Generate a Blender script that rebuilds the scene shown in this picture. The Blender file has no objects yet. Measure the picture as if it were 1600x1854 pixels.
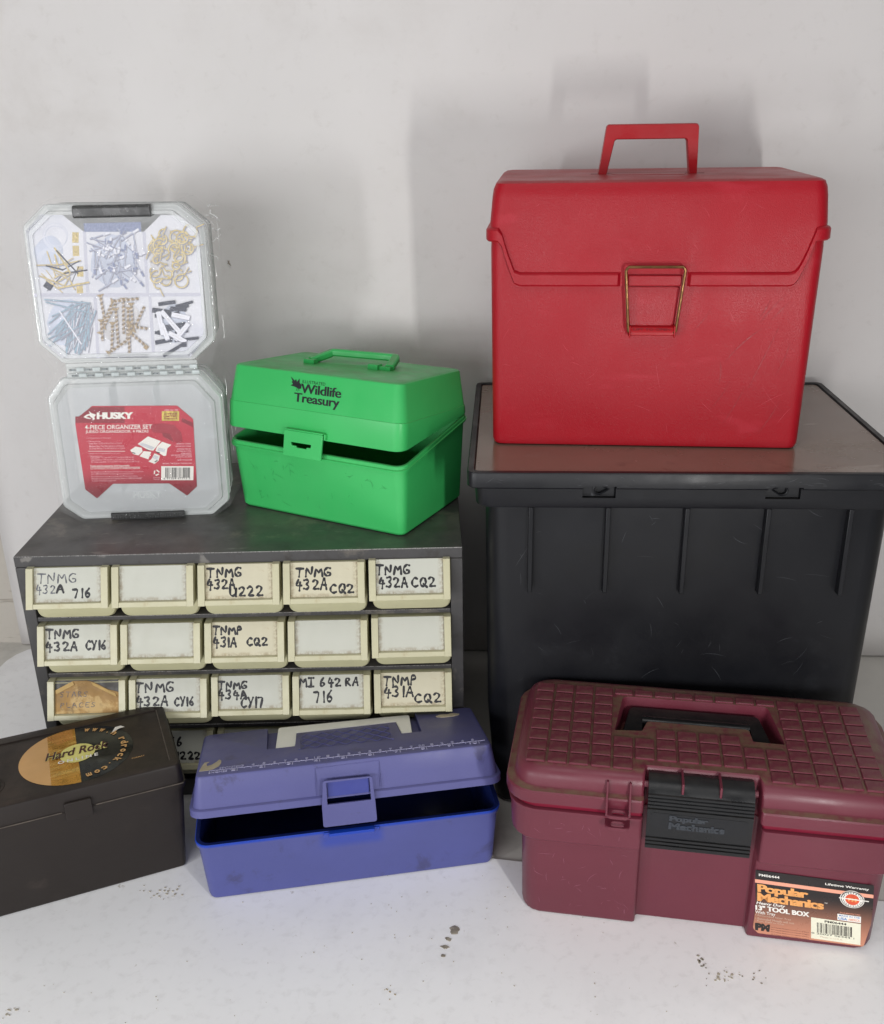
import bpy, bmesh, math, random
from mathutils import Matrix, Vector
random.seed(7)
PI=math.pi
S=bpy.context.scene
C=S.collection
# ---------------------------------------------------------------- camera, world, lamps, added fill lights, exposure
cam=bpy.data.cameras.new('camera'); co=bpy.data.objects.new('camera',cam); C.objects.link(co)
cam.sensor_fit='HORIZONTAL'; cam.sensor_width=36; cam.lens=36*1800/1600; cam.clip_start=.02; cam.clip_end=50
_p=math.radians(22); F=Vector((0,math.cos(_p),-math.sin(_p))); R0=Vector((1,0,0)); U0=R0.cross(F)
_r=math.radians(-1.0); R_=R0*math.cos(_r)+U0*math.sin(_r); U_=-R0*math.sin(_r)+U0*math.cos(_r)
M=Matrix((( R_.x,U_.x,-F.x,0),(R_.y,U_.y,-F.y,0),(R_.z,U_.z,-F.z,.70),(0,0,0,1)))
co.matrix_world=M; S.camera=co
W=bpy.data.worlds.new('World'); S.world=W; W.use_nodes=True
bg=W.node_tree.nodes['Background']; bg.inputs[0].default_value=(.93,.95,1.0,1); bg.inputs[1].default_value=.15
def area(name,loc,target,sx,sy,power,col):
    l=bpy.data.lights.new(name,'AREA'); l.shape='RECTANGLE'; l.size=sx; l.size_y=sy; l.energy=power; l.color=col
    o=bpy.data.objects.new(name,l); C.objects.link(o); o.location=loc
    d=Vector(target)-Vector(loc); o.rotation_euler=d.to_track_quat('-Z','Y').to_euler(); return o
area('lamp_right',(.33,.04,.40),(.12,1.0,.42),.032,.20,3.0,(1,.985,.97))
area('lamp_left',(-1.05,-.05,.42),(-.1,1.0,.35),.06,.28,3.7,(.97,.98,1.0))
area('fill_front',(-.85,-1.0,.62),(0,1.0,.35),1.3,.6,16,(.98,.98,1.0))  # added soft fill behind the camera, not a lamp of the room
area('fill_top',(-.1,.0,2.0),(0,.8,0),1.3,.8,8,(1,.98,.96))  # added overhead fill for the upward faces, no ceiling lamp there
S.view_settings.view_transform='Standard'; S.view_settings.look='None'; S.view_settings.exposure=0; S.view_settings.gamma=1
S.cycles.max_bounces=8; S.cycles.transparent_max_bounces=24
try: S.cycles.use_denoising=True
except Exception: pass
# ---------------------------------------------------------------- materials
def lin(c):
    return tuple(((x/255)/12.92 if x/255<=.04045 else ((x/255+.055)/1.055)**2.4) for x in c)
def mat(name,col,rough=.5,var=.06,vscale=8,bump=None,metal=0,spec=.5,dirt=None,up=None,alpha=1,coat=0,rvar=.1,scratch=None,extra=None):
    m=bpy.data.materials.new(name); m.use_nodes=True; nt=m.node_tree; N=nt.nodes; L=nt.links
    b=N['Principled BSDF']; tc=N.new('ShaderNodeTexCoord'); tex=tc.outputs['Object']
    def noise(sc,det=4,rough_=.55,dist=0):
        n=N.new('ShaderNodeTexNoise'); n.inputs['Scale'].default_value=sc; n.inputs['Detail'].default_value=det; n.inputs['Roughness'].default_value=rough_; n.inputs['Distortion'].default_value=dist
        L.new(tex,n.inputs['Vector']); return n.outputs['Fac']
    def ramp(src,a,bb,c0=0,c1=1):
        r=N.new('ShaderNodeMapRange'); r.inputs[1].default_value=a; r.inputs[2].default_value=bb; r.inputs[3].default_value=c0; r.inputs[4].default_value=c1; r.interpolation_type='SMOOTHSTEP'
        L.new(src,r.inputs[0]); return r.outputs[0]
    def mixc(f,a,bcol):
        x=N.new('ShaderNodeMix'); x.data_type='RGBA'; L.new(f,x.inputs[0])
        for s,v in ((6,a),(7,bcol)):
            if isinstance(v,tuple): x.inputs[s].default_value=(*v[:3],1)
            else: L.new(v,x.inputs[s])
        return x.outputs[2]
    def mul(a,bv):
        x=N.new('ShaderNodeMath'); x.operation='MULTIPLY'
        for i,v in enumerate((a,bv)):
            if isinstance(v,(int,float)): x.inputs[i].default_value=v
            else: L.new(v,x.inputs[i])
        return x.outputs[0]
    base=lin(col)
    n1=noise(vscale)
    c=mixc(ramp(n1,.3,.7),tuple(x*(1-var) for x in base),tuple(min(1,x*(1+var)) for x in base))
    if extra: c=extra(N,L,tex,c,noise,ramp,mixc,mul)
    if dirt:   # (colour, lo, hi, scale, strength)
        for (dc,lo,hi,sc,st) in (dirt if isinstance(dirt,list) else [dirt]):
            f=mul(ramp(noise(sc,6,.65,.3),lo,hi),st); c=mixc(f,c,lin(dc))
    if up:     # dust that settles on surfaces facing up (colour, amount)
        g=N.new('ShaderNodeNewGeometry'); s=N.new('ShaderNodeSeparateXYZ'); L.new(g.outputs['Normal'],s.inputs[0])
        f=mul(mul(ramp(s.outputs['Z'],.86,.985),ramp(noise(up[2] if len(up)>2 else 60,6,.7),up[3] if len(up)>3 else .3,up[4] if len(up)>4 else .75)),up[1]); c=mixc(f,c,lin(up[0]))
    L.new(c,b.inputs['Base Color'])
    rr=ramp(noise(vscale*2.3,5),.3,.7,max(.02,rough-rvar),min(1,rough+rvar)); L.new(rr,b.inputs['Roughness'])
    b.inputs['Metallic'].default_value=metal; b.inputs['Specular IOR Level'].default_value=spec; b.inputs['Alpha'].default_value=alpha
    b.inputs['Coat Weight'].default_value=coat; b.inputs['Coat Roughness'].default_value=.15
    h=None
    if bump:   # (scale, strength, distance, detail)
        h=noise(bump[0],bump[3] if len(bump)>3 else 3,.6)
        bm_=N.new('ShaderNodeBump'); bm_.inputs['Strength'].default_value=bump[1]; bm_.inputs['Distance'].default_value=bump[2]
        L.new(h,bm_.inputs['Height']); L.new(bm_.outputs[0],b.inputs['Normal'])
        if scratch:
            w=N.new('ShaderNodeTexVoronoi'); w.feature='DISTANCE_TO_EDGE'; w.inputs['Scale'].default_value=scratch[0]; L.new(tex,w.inputs['Vector'])
            b2=N.new('ShaderNodeBump'); b2.inputs['Strength'].default_value=scratch[1]; b2.inputs['Distance'].default_value=scratch[2]
            L.new(ramp(w.outputs['Distance'],0,.12),b2.inputs['Height']); L.new(bm_.outputs[0],b2.inputs['Normal']); L.new(b2.outputs[0],b.inputs['Normal'])
    return m
def scr(scale,lo,hi,col,st,stretch=(1,1,1),rot=(0,0,0)):
    """stretched noise thresholded: fine scratches, cloudy sheen in the colour"""
    def f(N,L,tex,c,noise,ramp,mixc,mul):
        mp=N.new('ShaderNodeMapping'); mp.inputs['Scale'].default_value=stretch; mp.inputs['Rotation'].default_value=rot; L.new(tex,mp.inputs['Vector'])
        n=N.new('ShaderNodeTexNoise'); n.inputs['Scale'].default_value=scale; n.inputs['Detail'].default_value=5; n.inputs['Distortion'].default_value=.6; L.new(mp.outputs[0],n.inputs['Vector'])
        return mixc(mul(ramp(n.outputs['Fac'],lo,hi),st),c,lin(col))
    return f
def chain(*fs):
    def f(N,L,tex,c,*a):
        for g in fs: c=g(N,L,tex,c,*a)
        return c
    return f
# ---------------------------------------------------------------- mesh helpers
class MB:
    def __init__(s): s.v=[]; s.f=[]; s.m=[]
    def add(s,vs,fs,mi=0,T=None):
        k=len(s.v)
        s.v+= [tuple(T@Vector(v)) if T else tuple(v) for v in vs]
        s.f+= [tuple(i+k for i in f) for f in fs]; s.m+=[mi]*len(fs); return s
    def box(s,x0,x1,y0,y1,z0,z1,mi=0,T=None):
        vs=[(x,y,z) for z in (z0,z1) for y in (y0,y1) for x in (x0,x1)]
        return s.add(vs,[(0,2,3,1),(4,5,7,6),(0,1,5,4),(2,6,7,3),(0,4,6,2),(1,3,7,5)],mi,T)
    def loft(s,rings,cap0=True,cap1=True,mi=0,T=None,closed=False):
        n=len(rings[0]); vs=[p for r in rings for p in r]; fs=[]
        R=len(rings)
        for i in range(R if closed else R-1):
            j=(i+1)%R
            for a in range(n):
                b=(a+1)%n; fs.append((i*n+a,i*n+b,j*n+b,j*n+a))
        if not closed:
            if cap0: fs.append(tuple(reversed(range(n))))
            if cap1: fs.append(tuple((R-1)*n+i for i in range(n)))
        return s.add(vs,fs,mi,T)
    def prism(s,pts,fn,a,b,mi=0,T=None):   # pts 2-D; fn(u,v,h)->3-D
        return s.loft([[fn(u,v,a) for u,v in pts],[fn(u,v,b) for u,v in pts]],mi=mi,T=T)
    def tube(s,path,r,seg=8,closed=False,mi=0,T=None,r2=None):
        P=[Vector(p) for p in path]; rings=[]; up=None
        for i,p in enumerate(P):
            if closed: d=(P[(i+1)%len(P)]-P[i-1])
            else: d=(P[min(i+1,len(P)-1)]-P[max(i-1,0)])
            d.normalize()
            if up is None: up=Vector((0,0,1)) if abs(d.z)<.9 else Vector((0,1,0))
            a=d.cross(up); 
            if a.length<1e-5: a=d.cross(Vector((1,0,0)))
            a.normalize(); b=a.cross(d).normalized(); up=b
            rr=r if r2 is None else r+(r2-r)*i/(len(P)-1)
            rings.append([tuple(p+a*math.cos(t)*rr+b*math.sin(t)*rr) for t in [2*PI*k/seg for k in range(seg)]])
        return s.loft(rings,mi=mi,T=T,closed=closed)
    def mesh(s,name,mats,angle=32,recalc=True):
        me=bpy.data.meshes.new(name); me.from_pydata(s.v,[],s.f); me.polygons.foreach_set('material_index',s.m)
        for m in mats: me.materials.append(m)
        bm=bmesh.new(); bm.from_mesh(me)
        if recalc: bmesh.ops.recalc_face_normals(bm,faces=bm.faces)
        for f in bm.faces: f.smooth=True
        bm.to_mesh(me); bm.free(); me.set_sharp_from_angle(angle=math.radians(angle)); me.update(); return me
    def build(s,name,mats,parent=None,bevel=0,angle=32,seg=2,recalc=True,loc=None,rot=None):
        if not isinstance(mats,(list,tuple)): mats=[mats]
        return put(name,s.mesh(name,mats,angle,recalc),parent,bevel,seg,loc,rot)
def put(name,me,parent=None,bevel=0,seg=2,loc=None,rot=None):
    o=bpy.data.objects.new(name,me); C.objects.link(o)
    if parent: o.parent=parent
    if loc: o.location=loc
    if rot: o.rotation_euler=rot
    if bevel:
        b=o.modifiers.new('bevel','BEVEL'); b.width=bevel; b.segments=seg; b.limit_method='ANGLE'; b.angle_limit=math.radians(35); b.use_clamp_overlap=True; b.harden_normals=False
    return o
def thing(name,label,cat,loc=(0,0,0),rz=0,group=None):
    o=bpy.data.objects.new(name,None); C.objects.link(o); o.empty_display_size=.02; o.location=loc; o.rotation_euler=(0,0,rz); o['label']=label; o['category']=cat
    if group: o['group']=group
    return o
def rr(x0,x1,y0,y1,r,n=5,nx=0):  # rounded rectangle points, CCW from front-left; nx extra points on the front side
    pts=[]
    for (cx,cy,a0) in ((x0+r,y0+r,PI),(x1-r,y0+r,1.5*PI),(x1-r,y1-r,0),(x0+r,y1-r,.5*PI)):
        pts+= [(cx+r*math.cos(a0+PI/2*k/n),cy+r*math.sin(a0+PI/2*k/n)) for k in range(n+1)]
        if nx and a0==PI: pts+=[(x0+r+(x1-x0-2*r)*k/(nx+1),y0) for k in range(1,nx+1)]
    return pts
def outl(poly,rad,n=4):   # polygon with rounded corners
    pts=[]; k=len(poly)
    for i,(p,r) in enumerate(zip(poly,rad if isinstance(rad,(list,tuple)) else [rad]*k)):
        p=Vector(p); a=(Vector(poly[i-1])-p); b=(Vector(poly[(i+1)%k])-p); la,lb=a.length,b.length; a/=la; b/=lb
        ang=a.angle(b); t=min(r/math.tan(ang/2),la*.49,lb*.49); P0=p+a*t; P1=p+b*t
        for j in range(n+1):
            u=j/n; q=(1-u)**2*P0+2*u*(1-u)*(p*.75+(P0+P1)*.125)+u*u*P1; pts.append((q.x,q.y))
    return pts
def at(pts,z): return [(x,y,z(x,y) if callable(z) else z) for x,y in pts]
_tc={}
def text_geo(body,bold=0,shear=0,ext=0,space=1):
    key=(body,bold,shear,ext,space)
    if key in _tc: return _tc[key]
    cu=bpy.data.curves.new('t','FONT'); cu.body=body; cu.size=1; cu.offset=bold; cu.shear=shear; cu.resolution_u=3; cu.extrude=ext; cu.space_character=space
    ob=bpy.data.objects.new('t',cu); me=bpy.data.meshes.new_from_object(ob); 
    vs=[tuple(v.co) for v in me.vertices]; fs=[tuple(p.vertices) for p in me.polygons]
    bpy.data.objects.remove(ob); bpy.data.curves.remove(cu); bpy.data.meshes.remove(me)
    _tc[key]=(vs,fs); return _tc[key]
def text(mb,body,x0,y0,x1,y1,fn,bold=0,shear=0,mi=0,h=0.0,space=1):
    """lay the words in the box (x0,y0)-(x1,y1) of a surface; fn(u,v,h)->point. h>0 gives raised letters"""
    vs,fs=text_geo(body,bold,shear,0 if h==0 else .5,space)
    if not vs: return
    xs=[v[0] for v in vs]; ys=[v[1] for v in vs]; ax,bx,ay,by=min(xs),max(xs),min(ys),max(ys)
    out=[fn(x0+(v[0]-ax)/(bx-ax)*(x1-x0),y0+(v[1]-ay)/max(1e-6,by-ay)*(y1-y0),(v[2]+.5)*h if h else 0) for v in vs]
    mb.add(out,fs,mi)
def flat(o,pr=None): return o
# stroke letters for felt-pen handwriting, unit boxes
GL={'T':[[(0,1),(.9,.97)],[(.45,1),(.4,0)]],'N':[[(.05,0),(.05,1),(.75,.05),(.8,1)]],'M':[[(0,0),(.12,1),(.5,.35),(.85,1),(1,0)]],
'G':[[(.85,.9),(.5,1),(.1,.7),(.05,.3),(.4,0),(.8,.1),(.85,.42),(.5,.42)]],'4':[[(.35,1),(.02,.38),(.85,.42)],[(.62,.75),(.58,-.1)]],
'3':[[(.05,.92),(.5,1),(.75,.78),(.35,.52),(.8,.3),(.45,0),(.02,.1)]],'2':[[(.05,.8),(.35,1),(.75,.8),(.6,.45),(.02,.03),(.85,.05)]],
'A':[[(.0,0),(.4,1),(.5,1),(.85,0)],[(.15,.4),(.75,.38)]],'7':[[(.05,.95),(.8,.98),(.4,0)]],'1':[[(.3,1),(.3,0)]],'6':[[(.6,1),(.15,.55),(.1,.15),(.45,0),(.8,.25),(.5,.5),(.15,.35)]],
'C':[[(.8,.85),(.45,1),(.08,.6),(.1,.2),(.45,0),(.85,.12)]],'Q':[[(.75,.85),(.4,1),(.05,.6),(.1,.15),(.5,0),(.85,.4),(.75,.85)],[(.5,.3),(.95,-.05)]],
'U':[[(.05,1),(.05,.2),(.4,0),(.8,.2),(.85,1),(.88,0)]],'Y':[[(.05,1),(.42,.5)],[(.85,1),(.25,0)]],'P':[[(.1,0),(.15,1),(.65,.95),(.75,.65),(.15,.5)]],
'I':[[(.1,1),(.8,1)],[(.45,1),(.45,0)],[(.1,0),(.8,0)]],'R':[[(.1,0),(.15,1),(.65,.95),(.7,.65),(.2,.5),(.8,0)]],'S':[[(.8,.9),(.4,1),(.1,.75),(.7,.35),(.5,0),(.05,.1)]],
'L':[[(.1,1),(.1,0),(.75,.05)]],'O':[[(.4,1),(.05,.5),(.4,0),(.8,.5),(.4,1)]],'E':[[(.8,1),(.1,1),(.1,0),(.8,0)],[(.1,.5),(.6,.5)]],' ':[]}
def hand(mb,word,x0,z0,x1,z1,fn,w=.0013,mi=0,lift=0):
    adv=[.42 if ch=='1' else (.5 if ch==' ' else 1.0) for ch in word]; tot=sum(adv)-.15; cx=0; q=0
    for ch,a in zip(word,adv):
        jx=random.uniform(-.05,.05); jz=random.uniform(-.07,.07); sh=random.uniform(-.05,.1)
        for st in GL.get(ch,[]):
            P=[]
            for (u,v) in st:
                uu=(cx+(u*.82+v*sh+jx)*(1 if ch!='1' else .5))/tot; vv=v*(1+jz)
                P.append((x0+uu*(x1-x0),z0+vv*(z1-z0)))
            # smooth
            Q=[]
            for i in range(len(P)-1):
                for k in range(3):
                    t=k/3; Q.append((P[i][0]*(1-t)+P[i+1][0]*t,P[i][1]*(1-t)+P[i+1][1]*t))
            Q.append(P[-1])
            Q=[Q[0]]+[tuple((Q[i-1][k]+2*Q[i][k]+Q[i+1][k])/4 for k in (0,1)) for i in range(1,len(Q)-1)]+[Q[-1]]
            L_=[];R2=[]
            for i,(x,z) in enumerate(Q):
                dx=Q[min(i+1,len(Q)-1)][0]-Q[max(i-1,0)][0]; dz=Q[min(i+1,len(Q)-1)][1]-Q[max(i-1,0)][1]; l=math.hypot(dx,dz) or 1
                ww=w*(.44+.16*math.sin(i*1.1+q*2.3)); L_.append((x-dz/l*ww,z+dx/l*ww)); R2.append((x+dz/l*ww,z-dx/l*ww))
            n=len(Q); q+=1; hh=lift+q*.000004
            mb.add([fn(x,z,hh) for x,z in L_+R2],[(i,i+1,n+i+1,n+i) for i in range(n-1)],mi)
            for (x,z) in (Q[0],Q[-1]):
                mb.add([fn(x+w*.5*math.cos(t),z+w*.5*math.sin(t),hh+.000002) for t in [2*PI*k/8 for k in range(8)]],[tuple(range(8))],mi)
        cx+=a
def barcode(mb,x0,y0,x1,y1,fn,mi=0,seed=3):
    rd=random.Random(seed); x=x0; u=(x1-x0)/95
    while x<x1-u:
        w=u*rd.choice((1,1,2,3)); mb.add([fn(x,y0,0),fn(min(x+w,x1),y0,0),fn(min(x+w,x1),y1,0),fn(x,y1,0)],[(0,1,2,3)],mi); x+=w+u*rd.choice((1,1,2,3))
def quad(mb,x0,y0,x1,y1,fn,mi=0,h=0):
    mb.add([fn(x0,y0,h),fn(x1,y0,h),fn(x1,y1,h),fn(x0,y1,h)],[(0,1,2,3)],mi)
def poly(mb,pts,fn,mi=0,h=0): mb.add([fn(u,v,h) for u,v in pts],[tuple(range(len(pts)))],mi)
def boolean(o,cut):
    md=o.modifiers.new('b','BOOLEAN'); md.operation='DIFFERENCE'; md.object=cut; md.solver='EXACT'
    bpy.context.view_layer.update()
    dg=bpy.context.evaluated_depsgraph_get(); me=bpy.data.meshes.new_from_object(o.evaluated_get(dg)); o.modifiers.remove(md)
    old=o.data; o.data=me; bpy.data.meshes.remove(old); bpy.data.objects.remove(cut); me.name=o.name
    me.set_sharp_from_angle(angle=math.radians(32)); return o
def struct(o): o['kind']='structure'; return o
# ================================================================= SETTING
# wall behind, slightly turned: runs through (-.6233,1.2607) and (.583,1.1862)
wd=Vector((1.2063,-.0745,0)).normalized(); wn=Vector((-wd.y,wd.x,0)); w0=Vector((-.6233,1.2607,0))
def wp(s,z,d=0): q=w0+wd*s+wn*d; return (q.x,q.y,z)      # d>0 goes behind
m_wall=mat('beige_painted_wall',(196,190,180),.75,.05,4,bump=(90,.6,.0012,6),dirt=((150,138,120),.62,.75,40,.5),extra=scr(9,.62,.7,(120,108,92),.5,(1,1,9)))
mb=MB(); mb.loft([[wp(-1.5,z,.004),wp(2.2,z,.004),wp(2.2,z,.1),wp(-1.5,z,.1)] for z in (-.05,1.9)]); struct(mb.build('wall',m_wall))
m_table=mat('grey_table',(206,203,196),.6,.05,10,bump=(120,.15,.0004),dirt=((110,104,96),.55,.8,14,.3))
mb=MB(); mb.box(-1.6,1.9,-.5,1.34,-.05,-.0022); struct(mb.build('table_top',m_table))
m_drop=mat('white_backdrop_sheet',(224,221,219),.62,.025,3,bump=(5,.3,.004,6),dirt=[((194,188,182),.5,.8,5,.4),((222,219,216),.5,.7,12,.5),((198,193,188),.55,.75,60,.25)])
dr=MB(); nx,nz=60,40
def bw(s,z): return .0016*math.sin(s*9+z*3)*math.sin(z*5+1)+.0009*math.sin(s*23-z*11)
g=[[wp(.018+1.9*i/nx,.0+1.75*j/nz,-.0035+bw(1.9*i/nx,1.75*j/nz)*min(1,j/4)) for i in range(nx+1)] for j in range(nz+1)]
vs=[p for r in g for p in r]; fs=[(j*(nx+1)+i,j*(nx+1)+i+1,(j+1)*(nx+1)+i+1,(j+1)*(nx+1)+i) for j in range(nz) for i in range(nx)]
dr.add(vs,fs)
o=dr.build('backdrop_sheet',m_drop); sm=o.modifiers.new('thick','SOLIDIFY'); sm.thickness=.0012; sm.offset=0
o['label']='plain white backdrop sheet hanging flat against the wall behind all the boxes'; o['category']='backdrop'
m_board=mat('white_board',(246,246,246),.42,.02,6,bump=(30,.12,.0005,5),dirt=[((150,138,112),.67,.74,55,.55),((196,194,194),.5,.75,7,.3),((200,198,196),.5,.7,90,.2),((120,110,90),.72,.76,120,.7)])
bd=outl([(-.603,1.252),(-.618,1.15),(-.80,.85),(-.9,-.2),(1.0,-.2),(1.0,.624),(.4093,.7315),(.0,.8065),(-.05,1.252)],[.05,.05,.05,.01,.01,.01,.004,.01,.01])
board=thing('white_board','white board lying on the table under the boxes, scuffed with brown specks','board')
mb=MB(); mb.loft([at(bd,-.0022),at(bd,-.0003),[(x*.9995,y*.9998,0) for x,y in bd]]); mb.build('panel',m_board,board)
m_stain=mat('dried_brown_stain',(138,130,116),.55,.25,160,bump=(300,.3,.0003),dirt=((168,160,146),.5,.6,220,.7))
m_stain2=mat('ochre_crumbs',(158,142,112),.7,.3,200)
m_stain3=mat('faint_specks',(176,168,152),.6,.1,200)
def blob(mb,cx,cy,r,ax=1,rot=0,n=14,rd=random):
    c,s=math.cos(rot),math.sin(rot); p=[]
    for k in range(n):
        t=2*PI*k/n; q=r*rd.uniform(.65,1.15); u,v=q*math.cos(t)*ax,q*math.sin(t); p.append((cx+u*c-v*s,cy+u*s+v*c))
    mb.loft([at(p,.0001),at([(cx+(x-cx)*.85,cy+(y-cy)*.85) for x,y in p],.0006)])
rs=random.Random(5)
for a_ in ((.0048,.7045,.0052,1.0,0),(-.0012,.694,.0036,.7,1.2),(-.0045,.685,.0044,.5,1.4),(-.006,.6745,.0020,1.3,0)):
    mb=MB(); blob(mb,*a_,12,rs); mb.build('stain',m_stain,board)
def crumbs(cx,cy,sx,sy,n,r,m,name='specks'):
    mb=MB()
    for _ in range(n): blob(mb,cx+rs.gauss(0,sx),cy+rs.gauss(0,sy),r*rs.uniform(.3,1.1),rs.uniform(.8,2),rs.uniform(0,3),7,rs)
    o=mb.build(name,m,board); o['kind']='stuff'
crumbs(.2216,.656,.0016,.006,12,.0013,m_stain); crumbs(.240,.6475,.009,.004,20,.0012,m_stain3); crumbs(-.272,.759,.012,.006,26,.0011,m_stain3)
crumbs(.2685,.646,.006,.004,6,.0008,m_stain); crumbs(-.052,.637,.004,.004,6,.0011,m_stain2); crumbs(-.37,.621,.004,.004,7,.0012,m_stain3); crumbs(.0,.73,.12,.03,40,.0005,m_stain3); crumbs(-.1,.64,.2,.04,60,.0005,m_stain3)
# ================================================================= METAL DRAWER CABINET
cab=thing('drawer_cabinet','dark grey metal cabinet with rows of cream plastic drawers, under the green case','cabinet',(-.4286,.905,0),.011)
m_steel=mat('grey_enamel_steel',(70,69,69),.40,.1,9,bump=(160,.08,.0003),metal=.08,dirt=[((118,112,102),.56,.66,16,.7),((54,50,46),.52,.66,34,.6),((130,84,56),.7,.76,26,.7)],up=((116,110,103),.55,14),extra=scr(30,.66,.72,(150,146,140),.5,(1,5,1)))
m_rust=mat('rust_scuff',(120,86,62),.7,.25,90)
cw,ch,cd,th=.4486,.294,.275,.0012
mb=MB()
for (x0,x1,z0,z1) in ((0,.0125,0,ch-.0122),(cw-.0125,cw,0,ch-.0122)):
    mb.box(x0,x1,0,cd,z0,z1)
mb.box(0,cw,0,cd,ch-.012,ch); mb.box(.0127,cw-.0127,cd-.002,cd,0,ch-.0125); mb.box(.0127,cw-.0127,0.001,cd-.003,.0,.022)
mb.build('cabinet_shell',m_steel,cab,bevel=.0012)
SH=[.2252,.159,.0925]
m_edgehl=mat('steel_edge_highlight',(160,158,156),.3,.3,300,metal=.5)  # pale steel lines drawn along the edges as a painted bevel highlight
mb=MB(); mb.tube([(.0006,.0002,ch-.0002),(cw-.0006,.0002,ch-.0002)],.0005,5); mb.build('edge_highlight',m_edgehl,cab)
for z in SH:
    mb=MB(); mb.box(.0127,cw-.0127,.0005,cd-.003,z-.0048,z); mb.build('shelf',m_steel,cab,bevel=.0007); mb=MB(); mb.tube([(.0135,.0006,z-.0004),(cw-.0135,.0006,z-.0004)],.00035,5); mb.build('edge_highlight',m_edgehl,cab)
for k in range(1,5):
    mb=MB(); x=.0127+k*(cw-.0254)/5
    for za,zb in ((.0222,SH[2]-.005),(SH[2]+.0002,SH[1]-.005),(SH[1]+.0002,SH[0]-.005),(SH[0]+.0002,ch-.0125)): mb.box(x-.0008,x+.0008,.03,cd-.01,za,zb)
    mb.build('divider',m_steel,cab)
m_cream=mat('aged_cream_plastic',(194,190,158),.38,.05,20,bump=(60,.06,.0004),dirt=[((168,148,102),.56,.72,45,.6),((120,96,64),.70,.76,150,.7)],spec=.5)
m_creamd=mat('aged_cream_bin_plastic',(184,181,146),.42,.05,20,bump=(60,.06,.0004),dirt=[((140,130,100),.6,.75,50,.4)])
def cardx(N,L,tex,c,noise,ramp,mixc,mul):
    # rust coloured grime creeping in from the lower corners of the card; object space: x 0..1.. in metres
    s=N.new('ShaderNodeSeparateXYZ'); L.new(tex,s.inputs[0])
    a=N.new('ShaderNodeMath'); a.operation='SUBTRACT'; L.new(s.outputs['X'],a.inputs[0]); a.inputs[1].default_value=.0405
    b=N.new('ShaderNodeMath'); b.operation='ABSOLUTE'; L.new(a.outputs[0],b.inputs[0])
    e=ramp(b.outputs[0],.027,.0335); zz=ramp(s.outputs['Z'],.0095,.0045)
    mx=N.new('ShaderNodeMath'); mx.operation='MAXIMUM'; L.new(e,mx.inputs[0]); L.new(zz,mx.inputs[1])
    n=ramp(noise(240,7,.75),.36,.66)
    return mixc(mul(mul(mx.outputs[0],n),.8),c,lin((132,110,74)))
m_card=[mat('card_white',(194,195,183),.5,.02,30,dirt=[((172,150,118),.66,.72,120,.5)],extra=cardx),
        mat('card_cream',(202,196,170),.5,.04,30,dirt=[((176,146,92),.6,.74,70,.5)],extra=cardx)]
m_brown=mat('old_brown_card',(160,126,76),.7,.2,40,bump=(80,.4,.001),dirt=[((206,176,122),.52,.62,30,.8),((92,70,44),.55,.7,60,.6)])
m_darkslot=mat('dark_slot',(58,54,50),.5,.2,60)
m_ink=mat('black_felt_pen',(26,26,30),.5,.1,200)
m_inkf=mat('faded_felt_pen',(96,98,104),.6,.5,300)
# shared drawer meshes; drawer local frame: x 0..081 , z from frame bottom, y<0 towards viewer
DW,DH=.0812,.0372
ytop,ybot=-.006,-.0225
def fy(z): return ybot+(ytop-ybot)*min(1,max(0,(z)/DH))
def fpt(x,z,h=0):  # point on the tilted label plane (recessed behind the frame)
    return (x,fy(z)+.0042-h,z)
mb=MB()   # tray with rounded lower corners, seen below the frame; open on top
def trring(y,ins,zt,zb,r=.008):
    p=outl([(ins+.002,zt),(ins+.002,zb),(DW-ins+.0005,zb),(DW-ins+.0005,zt)],[.0005,r,r,.0005],5); return [(x,y,z) for x,z in p]
mb.loft([trring(.0,0.0,DH-.001,-.0200),trring(-.0025,.001,DH-.002,-.0190),trring(-.0035,.003,DH-.003,-.0168)],cap0=False)
mb.loft([trring(.0,0,DH-.001,-.0200),trring(.20,0,DH-.001,-.0200),trring(.20,.0016,DH-.0008,-.0176),trring(.0005,.0016,DH-.0008,-.0176)],cap0=False,cap1=False)
me_tray=mb.mesh('drawer',[m_creamd])
mb=MB()
for (x0,x1) in ((.0,.0068),(DW-.0068,DW)):
    mb.loft([[(x0,fy(z),z),(x1,fy(z),z),(x1,fy(z)+.0055+(.012 if x0>.01 or True else 0)*(1-0),z),(x0,fy(z)+.0175,z)] for z in (0,DH*.5,DH)])
mb.loft([[(.0069,fy(z)+.0004,z),(DW-.0069,fy(z)+.0004,z),(DW-.0069,fy(z)+.016,z),(.0069,fy(z)+.016,z)] for z in (0.0002,.0046)])
mb.loft([[(.0069,fy(z)+.0052,z),(DW-.0069,fy(z)+.0052,z),(DW-.0069,fy(z)+.0085,z),(.0069,fy(z)+.0085,z)] for z in (0.0047,DH*.55,DH-.0012)])
# side ears running back to the tray
mb.loft([[(DW-.0015,fy(z)+.0177,z),(DW+.0004,fy(z)+.0177,z),(DW+.0004,.012,z),(DW-.0015,.012,z)] for z in (.004,DH+.0006)])
me_frame=mb.mesh('label_frame',[m_cream])
mb=MB(); mb.loft([[fpt(x,z,0) for x,z in ((.007,.0048),(DW-.007,.0048),(DW-.007,DH-.0008),(.007,DH-.0008))],[fpt(x,z,.0004) for x,z in ((.007,.0048),(DW-.007,.0048),(DW-.007,DH-.0008),(.007,DH-.0008))]])
me_cards=[mb.mesh('label_card',[m]) for m in m_card]
ZB=[.2459,.1808,.1155,.0495]; XC=[.0128,.0980,.1836,.2688,.3542]
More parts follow.
